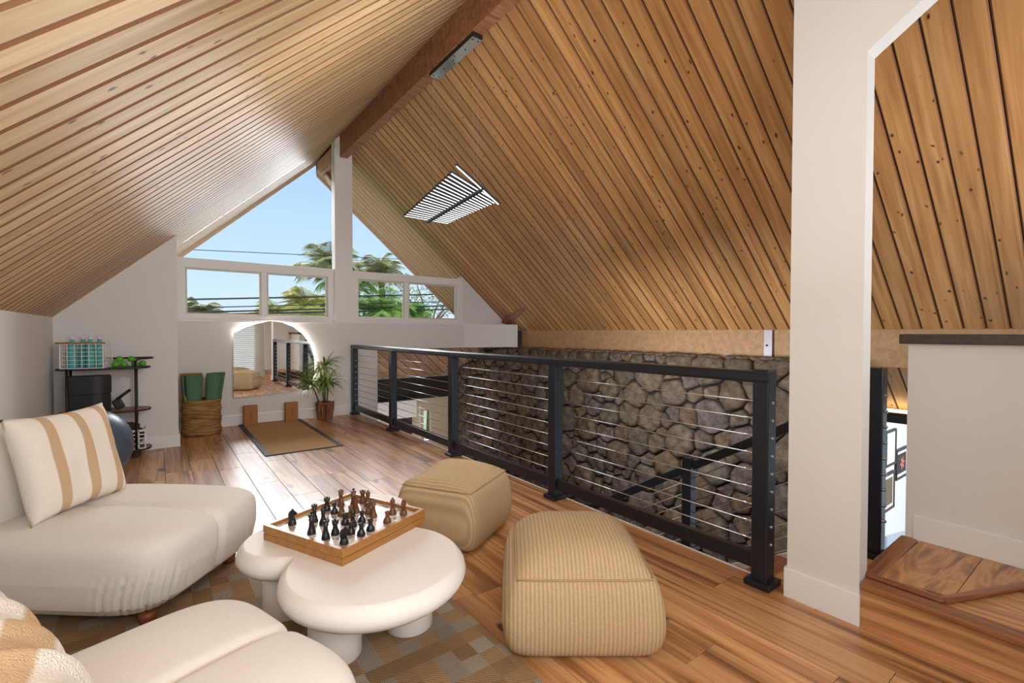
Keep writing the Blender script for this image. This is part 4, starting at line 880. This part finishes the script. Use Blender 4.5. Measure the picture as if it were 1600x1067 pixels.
# throw over the near chair: draped sheet following back cushion
FD = Vector((0.936, 0.35, 0)); LD = Vector((-0.35, 0.936, 0))
path = [(0.50, 0.41), (0.475, 0.48), (0.45, 0.57), (0.41, 0.64), (0.34, 0.69), (0.26, 0.72), (0.16, 0.755), (0.05, 0.80), (-0.06, 0.80), (-0.10, 0.66)]
path = [(f0, z0+0.045*min(1, i/2)) for i, (f0, z0) in enumerate(path)]
b = bmesh.new(); rows = []
for i, (ff, z) in enumerate(path):
    row = []
    for j in range(25):
        l = 0.97+0.66*j/24; wv_ = 0.018*math.sin(j*1.1+i*0.35)+0.01*math.sin(j*2.3)
        edge = 0.05*(max(0, (j-20)/4))**2
        row.append(b.verts.new(FD*(ff-0.14+wv_*(0.6 if i > 1 else 0.2)-edge*0.5)+LD*(l+0.02*math.sin(i*0.9))+Vector((0, 0, z+wv_*0.4-edge*(0.5 if i > 3 else 0)))))
    rows.append(row)
for A, Bq in zip(rows, rows[1:]):
    for k in range(24): b.faces.new((A[k], A[k+1], Bq[k+1], Bq[k]))
o = obj('throw_blanket', b, throw_m, smooth=True); m = o.modifiers.new('s', 'SOLIDIFY'); m.thickness = 0.022; m = o.modifiers.new('u', 'SUBSURF'); m.levels = 2; m.render_levels = 2
tag(o, 'fluffy cream and tan throw draped over the near left lounge chair', 'blanket')

# ------------------------------------------------------------------ poufs
def pouf(loc, rz, hw_, hd, hz_, seam_z, label, topbul, cuts=22, sag=0.0):
    r = thing('floor_pouf', label, 'pouf', (loc[0], loc[1], 0), rz, 'beige corduroy floor poufs')
    def fn(qv):
        x, y, z = qv; zz = (z+1)/2
        k = 1+0.12*math.sin(PI*min(1, zz**0.8))
        X, Y = x*hw_*k, y*hd*k; Z = zz*seam_z
        if z > 0: Z = seam_z*(0.5+0.5*z)
        dome = topbul*max(0, 1-(x/0.93)**4)**0.8*max(0, 1-(y/0.93)**4)**0.8 if z > 0.6 else 0
        Z += dome*(1 + sag*noise.noise(Vector((x*1.3, y*1.3, 3)))*0.9)
        return Vector((X, Y, max(0.0, Z)))
    obj('body', chub(10.0, cuts, fn), cord, r, smooth=True)
    kx = (1+0.10*math.sin(PI)-0.13)*0.955
    pp = []
    c = [(1, 1), (-1, 1), (-1, -1), (1, -1)]
    for i in range(4):
        a, b3 = Vector(c[i]), Vector(c[(i+1) % 4])
        for s in range(10):
            p = a.lerp(b3, s/10); sN = (abs(p.x)**10+abs(p.y)**10+1)**(1/10); p2 = p/sN
            q3 = fn(Vector((p2.x, p2.y, 1/sN))); pp.append(q3+Vector((p.x*0.003, p.y*0.003, 0.002)))
    obj('piping', tube(bmesh.new(), pp, 0.0042, 6, closed=True), piping_m, r, smooth=True)
    return r
PA = math.atan2(-0.336, 0.455)
pouf((1.495, 1.53), PA, 0.29, 0.30, 0.3, 0.315, 'beige corduroy pouf standing alone in the foreground right of the rug', 0.105)
pouf((1.525, 2.64), math.radians(31), 0.275, 0.25, 0.3, 0.36, 'beige corduroy pouf behind the table, beside the railing', 0.055, sag=1.0)

# ------------------------------------------------------------------ bar cart and things on it
bc = thing('rolling_cart', 'black metal rolling cart with three shelves in the far left corner', 'cart', (-0.42, 6.22, 0), 0.0)
px_ = (-0.27, 0.24); py_ = (-0.13, 0.13)
for sx in px_:
    for sy in py_:
        top = 0.92 if sx < 0 or sy > 0 else 0.98
        obj('pole', tube(bmesh.new(), [(sx, sy, 0.07), (sx, sy, top)], 0.0105, 8), black_m, bc, smooth=True)
        wl = obj('caster', lathe(bmesh.new(), [(0, -0.01), (0.026, -0.01), (0.028, 0), (0.026, 0.01), (0, 0.01)], 16), black_m, bc, loc=(sx, sy, 0.028), rot=(PI/2, 0, 0))
        obj('caster_fork', B(-0.012, 0.012, -0.014, 0.014, 0.04, 0.075), black_m, bc, loc=(sx, sy, 0))
def oval(bm, hx, hy, z0, z1, n=28):
    prism(bm, [(hx*(abs(math.cos(a))**0.6)*(1 if math.cos(a) > 0 else -1), hy*(abs(math.sin(a))**0.6)*(1 if math.sin(a) > 0 else -1), z0) for a in [2*PI*i/n for i in range(n)]], (0, 0, z1-z0)); return bm
for zz in (0.915, 0.485, 0.085):
    obj('shelf', oval(bmesh.new(), 0.355, 0.17, zz-0.012, zz), plain('shelf_wood%d' % int(zz*1000), srgb(150, 116, 88) if zz < 0.9 else srgb(40, 38, 38), 0.5), bc)
    obj('shelf_rim', tube(bmesh.new(), [(0.355*(abs(math.cos(a))**0.6)*(1 if math.cos(a) > 0 else -1), 0.17*(abs(math.sin(a))**0.6)*(1 if math.sin(a) > 0 else -1), zz-0.006) for a in [2*PI*i/28 for i in range(28)]], 0.009, 6, closed=True), black_m, bc, smooth=True)
obj('push_handle', tube(bmesh.new(), [(0.24, -0.13, 0.97), (0.252, -0.13, 0.99), (0.28, -0.12, 1.0), (0.36, -0.08, 1.003), (0.38, 0.0, 1.003), (0.36, 0.08, 1.003), (0.24, 0.13, 1.0), (0.0, 0.14, 1.0), (-0.03, 0.14, 0.95), (-0.03, 0.14, 0.92)], 0.009, 8), black_m, bc, smooth=True)
# white wire basket on top
def wire_basket(loc, rz, w_, d_, h_, label, name='wire_basket', nx=6, ny=5, nz=6, grp=None):
    r = thing(name, label, 'basket', loc, rz)
    b = bmesh.new()
    for i in range(nz+1):
        z = h_*i/nz
        for s in (-1, 1): tube(b, [(-w_/2, s*d_/2, z), (w_/2, s*d_/2, z)], 0.0028, 5); tube(b, [(s*w_/2, -d_/2, z), (s*w_/2, d_/2, z)], 0.0028, 5)
    for i in range(nx+1):
        x = -w_/2+w_*i/nx
        for s in (-1, 1): tube(b, [(x, s*d_/2, 0), (x, s*d_/2, h_)], 0.0028, 5)
        tube(b, [(x, -d_/2, 0.0), (x, d_/2, 0.0)], 0.0022, 4)
    for i in range(ny+1):
        y = -d_/2+d_*i/ny
        for s in (-1, 1): tube(b, [(s*w_/2, y, 0), (s*w_/2, y, h_)], 0.0028, 5)
    obj('wires', b, white_wire, r)
    b = bmesh.new()
    for s in (-1, 1):
        tube(b, [(-w_/2, s*d_/2, h_), (w_/2, s*d_/2, h_)], 0.006, 6); tube(b, [(s*w_/2, -d_/2, h_), (s*w_/2, d_/2, h_)], 0.006, 6); tube(b, [(-w_/2, s*d_/2, 0), (w_/2, s*d_/2, 0)], 0.006, 6)
        for s2 in (-1, 1): tube(b, [(s*w_/2, s2*d_/2, 0), (s*w_/2, s2*d_/2, h_)], 0.006, 6)
    obj('rim_frame', b, white_wire, r)
    obj('wood_handle', tube(bmesh.new(), [(-w_/2-0.03, -d_/2-0.008, h_+0.008), (w_/2+0.02, -d_/2-0.008, h_+0.008)], 0.008, 8), wbrown, r)
    return r
wire_basket((-0.555, 6.20, 0.919), -0.28, 0.33, 0.20, 0.235, 'white wire basket of teal bottles on top of the rolling cart')
bt = [(-0.655, 6.17, 'left end'), (-0.585, 6.235, 'second from the left'), (-0.525, 6.17, 'third from the left'), (-0.46, 6.215, 'right end')]
for x, y, lb in bt:
    bo = thing('water_bottle', 'teal plastic bottle with a white cap in the wire basket, '+lb, 'bottle', (x, y, 0.9225), 0, 'teal bottles in the wire basket')
    obj('body', lathe(bmesh.new(), [(0, 0), (0.030, 0), (0.034, 0.006), (0.034, 0.06), (0.032, 0.066), (0.034, 0.072), (0.034, 0.13), (0.032, 0.136), (0.034, 0.142), (0.034, 0.20), (0.028, 0.235), (0.016, 0.262), (0.013, 0.275), (0, 0.275)], 20), teal_m, bo, smooth=True)
    obj('cap', lathe(bmesh.new(), [(0, 0.2755), (0.0165, 0.2755), (0.0165, 0.300), (0, 0.302)], 16), white_wire, bo, smooth=True)
gb = [(-0.335, 6.12, 0.955, 'leftmost on the shelf'), (-0.27, 6.105, 0.955, 'second along the front'), (-0.305, 6.13, 1.006, 'stacked upper left'), (-0.185, 6.14, 0.955, 'beside the handle post'), (-0.215, 6.16, 1.004, 'stacked upper right'), (-0.125, 6.17, 0.955, 'right end')]
for x, y, z, lb in gb:
    b = bmesh.new(); bmesh.ops.create_uvsphere(b, u_segments=20, v_segments=12, radius=0.031); o = obj('green_ball', b, green_ball, smooth=True, loc=(x, y, z-0.008)); tag(o, 'small green ball on top of the cart, '+lb, 'ball', 'green balls on the cart')
# black foam blocks on the middle shelf
for z0_, rz, lb, xx in ((0.486, 0.10, 'lower black foam case on the middle cart shelf', -0.545), (0.665, 0.10, 'upper black foam case stacked on the middle cart shelf', -0.54)):
    c = thing('foam_case', lb, 'case', (xx, 6.20, z0_), rz, 'black cases on the cart')
    b = bmesh.new(); prism(b, [(-0.165, -0.075, 0), (0.03, -0.105, 0), (0.095, -0.095, 0), (0.165, -0.06, 0), (0.165, 0.09, 0), (-0.165, 0.09, 0)], (0, 0, 0.175)); bmesh.ops.bevel(b, geom=b.edges[:], offset=0.006, segments=2, affect='EDGES')
    obj('shell', b, black_m, c)
mg = thing('massage_gun', 'black massage gun with an angled handle on the middle cart shelf', 'massager', (-0.315, 6.17, 0.486), 0.0)
obj('head', obox(bmesh.new(), (-0.005, 0, 0.062), (1, 0, 0.5), (0, 1, 0), (-0.5, 0, 1), 0.075, 0.07, 0.10, 0.012), black_m, mg)
obj('handle', tube(bmesh.new(), [(-0.02, 0, 0.105), (0.09, 0, 0.20)], 0.014, 10), black_m, mg, smooth=True)
# lower basket with blanket
lb_ = thing('plastic_basket', 'white slotted basket with a folded fleece on the bottom cart shelf', 'basket', (-0.24, 6.215, 0.086), 0.0)
b = bmesh.new(); w_, d_, h_ = 0.26, 0.24, 0.19
for z in (0, 0.05, 0.1, 0.14, 0.175):
    hh = 0.012 if z < 0.17 else 0.02
    for s in (-1, 1): box(b, -w_/2, w_/2, s*d_/2-0.003, s*d_/2+0.003, z, z+hh); box(b, s*w_/2-0.003, s*w_/2+0.003, -d_/2, d_/2, z, z+hh)
for i in range(6):
    for s in (-1, 1): x = -w_/2+w_*i/5; box(b, x-0.006, x+0.006, s*d_/2-0.003, s*d_/2+0.003, 0, 0.19); y = -d_/2+d_*i/5; box(b, s*w_/2-0.003, s*w_/2+0.003, y-0.006, y+0.006, 0, 0.19)
obj('slotted_body', b, white_wire, lb_)
b = bmesh.new(); bmesh.ops.create_icosphere(b, subdivisions=4, radius=1)
for v in b.verts: v.co *= 1+0.20*noise.noise(v.co*2.6)+0.07*noise.noise(v.co*7); v.co = Vector((v.co.x*0.118, v.co.y*0.105, v.co.z*0.12))
o = obj('fleece_blanket', b, dk_fabric, smooth=True, loc=(-0.24, 6.215, 0.225)); tag(o, 'crumpled dark brown fleece in the bottom basket of the cart', 'blanket')
# exercise ball
b = bmesh.new(); seg = 56
prof = []
for i in range(seg+1):
    a = -PI/2+PI*i/seg; R = 0.314+0.0025*math.sin(i*PI)*0+ (0.0022 if i % 2 else 0); prof.append((max(0, R*math.cos(a)) if 0 < i < seg else 0, R*math.sin(a)))
lathe(b, prof, 48); o = obj('exercise_ball', b, ball_m, smooth=True, loc=(-0.485, 5.25, 0.316), rot=(1.2, 0.3, 0)); tag(o, 'large blue-grey ribbed exercise ball behind the striped pillow', 'ball')

# ------------------------------------------------------------------ outdoors
gr = B(-30, 50, 9.7, 60, -3.2, -3.0); g = obj('ground', gr, plain('lawn', srgb(96, 120, 70), 0.95, nscale=2, namt=0.3)); g['kind'] = 'structure'; g['label'] = 'green ground outside beyond the gable windows'; g['category'] = 'ground'
pt_ = obj('bright_slab', B(0, 9, 9.72, 13.5, -3.0, -2.96), plain('pale_slab', srgb(222, 224, 226), 0.8)); pt_['kind'] = 'structure'; pt_['label'] = 'pale slab added to brighten the view through the entry window below'; pt_['category'] = 'slab'  # slab added so the entry window looks bright
FR = {}
def frond_mesh(mat, L, drp, seed, nl=30, lw=0.009, ll=0.55):
    rr = random.Random(seed); b = bmesh.new(); p = Vector((0, 0, 0)); d = Vector((math.cos(0.9), 0, math.sin(0.9))); pts = [p.copy()]
    for i in range(nl):
        p = p+d*L/nl; d = (d+Vector((0, 0, -drp/nl*(0.6+0.8*i/nl)))).normalized(); pts.append(p.copy())
    tube(b, pts[::3]+[pts[-1]], 0.02, 4, r1=0.005)
    for i in range(2, nl+1):
        for s in (-1, 1):
            t_ = i/nl; l2 = ll*math.sin(PI*min(1, 0.15+0.85*t_))**0.6*(1.0 if t_ < 0.95 else 0.7)*rr.uniform(0.8, 1.1); q0 = pts[i]; dd = (pts[i]-pts[i-1]).normalized()
            dirv = (Vector((0, s, 0))*0.85+dd*0.6+Vector((0, 0, -0.35))).normalized(); mid = q0+dirv*l2*0.5; tip = q0+dirv*l2+Vector((0, 0, -0.18*l2)); wv = dd*lw
            a = [b.verts.new(x) for x in (q0-wv, q0+wv, mid+wv, tip, mid-wv)]; b.faces.new(a)
    me = bpy.data.meshes.new('frond'); b.to_mesh(me); b.free(); me.materials.append(mat); return me
def palm(x, y, zc, R, nf, mat, label, key, trunk=True, elmin=-0.9, seed=1):
    t_ = thing('palm_tree', label, 'palm', (x, y, -3.0), 0, 'palms outside the gable windows'); rr = random.Random(seed)
    if (key, 'm') not in FR: FR[(key, 'm')] = [frond_mesh(mat, 1.0, d, s) for d, s in ((2.2, 1), (1.5, 2), (2.9, 3))]
    H = zc+3.0
    if trunk: obj('trunk', tube(bmesh.new(), [(0.25, 0, 0), (0.1, 0, H*0.5), (0, 0, H)], 0.16, 10, r1=0.1), bark, t_, smooth=True)
    for k in range(nf):
        f = inst('frond', FR[(key, 'm')][k % 3], t_, (0, 0, H), (0, rr.uniform(elmin, 0.55), 2*PI*k*0.382+rr.uniform(-.2, .2)), (R, R, R))
palm(4.55, 16, 3.15, 1.25, 26, leaf_pd, 'tall olive palm right behind the white centre post of the windows', 'a', seed=4)
palm(6.45, 16.5, 3.25, 1.0, 26, leaf_pd, 'tall palm with drooping olive fronds, right of the centre post', 'a', seed=5)
palm(5.55, 17.5, 2.95, 1.3, 24, leaf_pg, 'tall green palm between the two olive palms', 'g', seed=6)
palm(3.55, 15, 1.75, 1.0, 26, leaf_py, 'yellow-green palm low behind the left window pane', 'y', seed=7)
palm(2.75, 15.5, 1.55, 0.8, 22, leaf_py, 'smallest yellow-green palm beside the left window mullion', 'y', seed=8)
palm(1.05, 16.5, 1.60, 0.8, 26, leaf_pd, 'short bushy palm at the left edge of the windows', 'a', seed=9)
palm(5.75, 14.5, 1.75, 1.15, 30, leaf_pg, 'bright green fan palm low behind the right window', 'g', seed=10)
palm(6.9, 14.8, 1.65, 0.8, 26, leaf_pg, 'small bright green palm beside the right window mullion', 'g', seed=12)
palm(4.55, 14.8, 1.6, 0.9, 24, leaf_pg, 'green palm low behind the centre post', 'g', seed=13)
def tree(x, y, zc, R, mat, label, n=900, seed=1):
    t_ = thing('tree', label, 'tree', (x, y, -3.0)); rr = random.Random(seed); H = zc+3
    obj('trunk', tube(bmesh.new(), [(0, 0, 0), (0.1, 0, H*0.6), (0, 0, H-0.2)], 0.16, 8, r1=0.08), bark, t_, smooth=True)
    ends = []
    for k in range(12):
        a = rr.uniform(0, 2*PI); e = Vector((math.cos(a)*R*0.9, math.sin(a)*R*0.6, H+rr.uniform(-.3, .8)*R)); ends.append(e)
        obj('branch', tube(bmesh.new(), [(0, 0, H-0.9), (e.x*0.5, e.y*0.5, (H-0.9+e.z)/2+0.15), e], 0.05, 6, r1=0.012), bark, t_, smooth=True)
    b = bmesh.new()
    for i in range(n):
        c = rr.choice(ends).lerp(Vector((0, 0, H)), rr.uniform(0, 0.6))+Vector([rr.gauss(0, 0.22*R) for _ in range(3)]); s = 0.07*rr.uniform(0.6, 1.3)
        a = Vector([rr.gauss(0, 1) for _ in range(3)]).normalized(); q2 = a.orthogonal().normalized()
        vs4 = [b.verts.new(c+v) for v in (a*s, q2*s*0.5, -a*s, -q2*s*0.5)]; b.faces.new(vs4)
    o = obj('foliage', b, mat, t_); o['kind'] = 'stuff'
tree(8.6, 17, 2.2, 1.5, leaf_gr, 'pale sparse branching tree behind the right window pane', 1100, 3)
tree(6.9, 19, 2.2, 1.2, leaf_gr, 'pale grey-green tree between the palms and the right pane', 900, 5)
hg = bmesh.new(); bmesh.ops.create_grid(hg, x_segments=40, y_segments=6, size=1)
for v in hg.verts: v.co = Vector((5.5+v.co.x*5.5, 20+v.co.y*0.5, 0.7+0.65*noise.noise(Vector((v.co.x*6, v.co.y, 0)))-abs(v.co.y)*0.6))
bmesh.ops.delete(hg, geom=hg.verts[:], context='VERTS')
rr = random.Random(21)
for i in range(3200):
    c = Vector((rr.uniform(2.4, 11), rr.uniform(19, 20.5), 0)); c.z = rr.uniform(-0.8, 1.35+0.3*noise.noise(Vector((c.x*1.2, 0, 0)))); s = 0.11*rr.uniform(0.6, 1.3)
    a = Vector([rr.gauss(0, 1) for _ in range(3)]).normalized(); q2 = a.orthogonal().normalized(); vs4 = [hg.verts.new(c+v) for v in (a*s, q2*s*0.5, -a*s, -q2*s*0.5)]; hg.faces.new(vs4)
tag(obj('hedge', hg, leaf_pd), 'dense olive hedge foliage behind the palms', 'hedge', kind='stuff')
for i, (za, zb) in enumerate(((2.02, 2.66), (1.82, 2.40), (1.71, 2.26), (1.66, 2.12), (3.24, 3.72))):
    pts_ = [(-8+26*k/12, 14, za+(zb-za)*(-8+26*k/12+0)/9.5+0.0*k) for k in range(13)]
    nm = ('top', 'second', 'third', 'lowest')[i] if i < 4 else 'single thin high'
    tag(obj('power_line', tube(bmesh.new(), pts_, 0.022 if i in (0, 2, 3) else (0.014 if i < 4 else 0.009), 5), black_m), '%s black power line crossing behind the gable windows' % nm, 'cable', 'power lines outside')
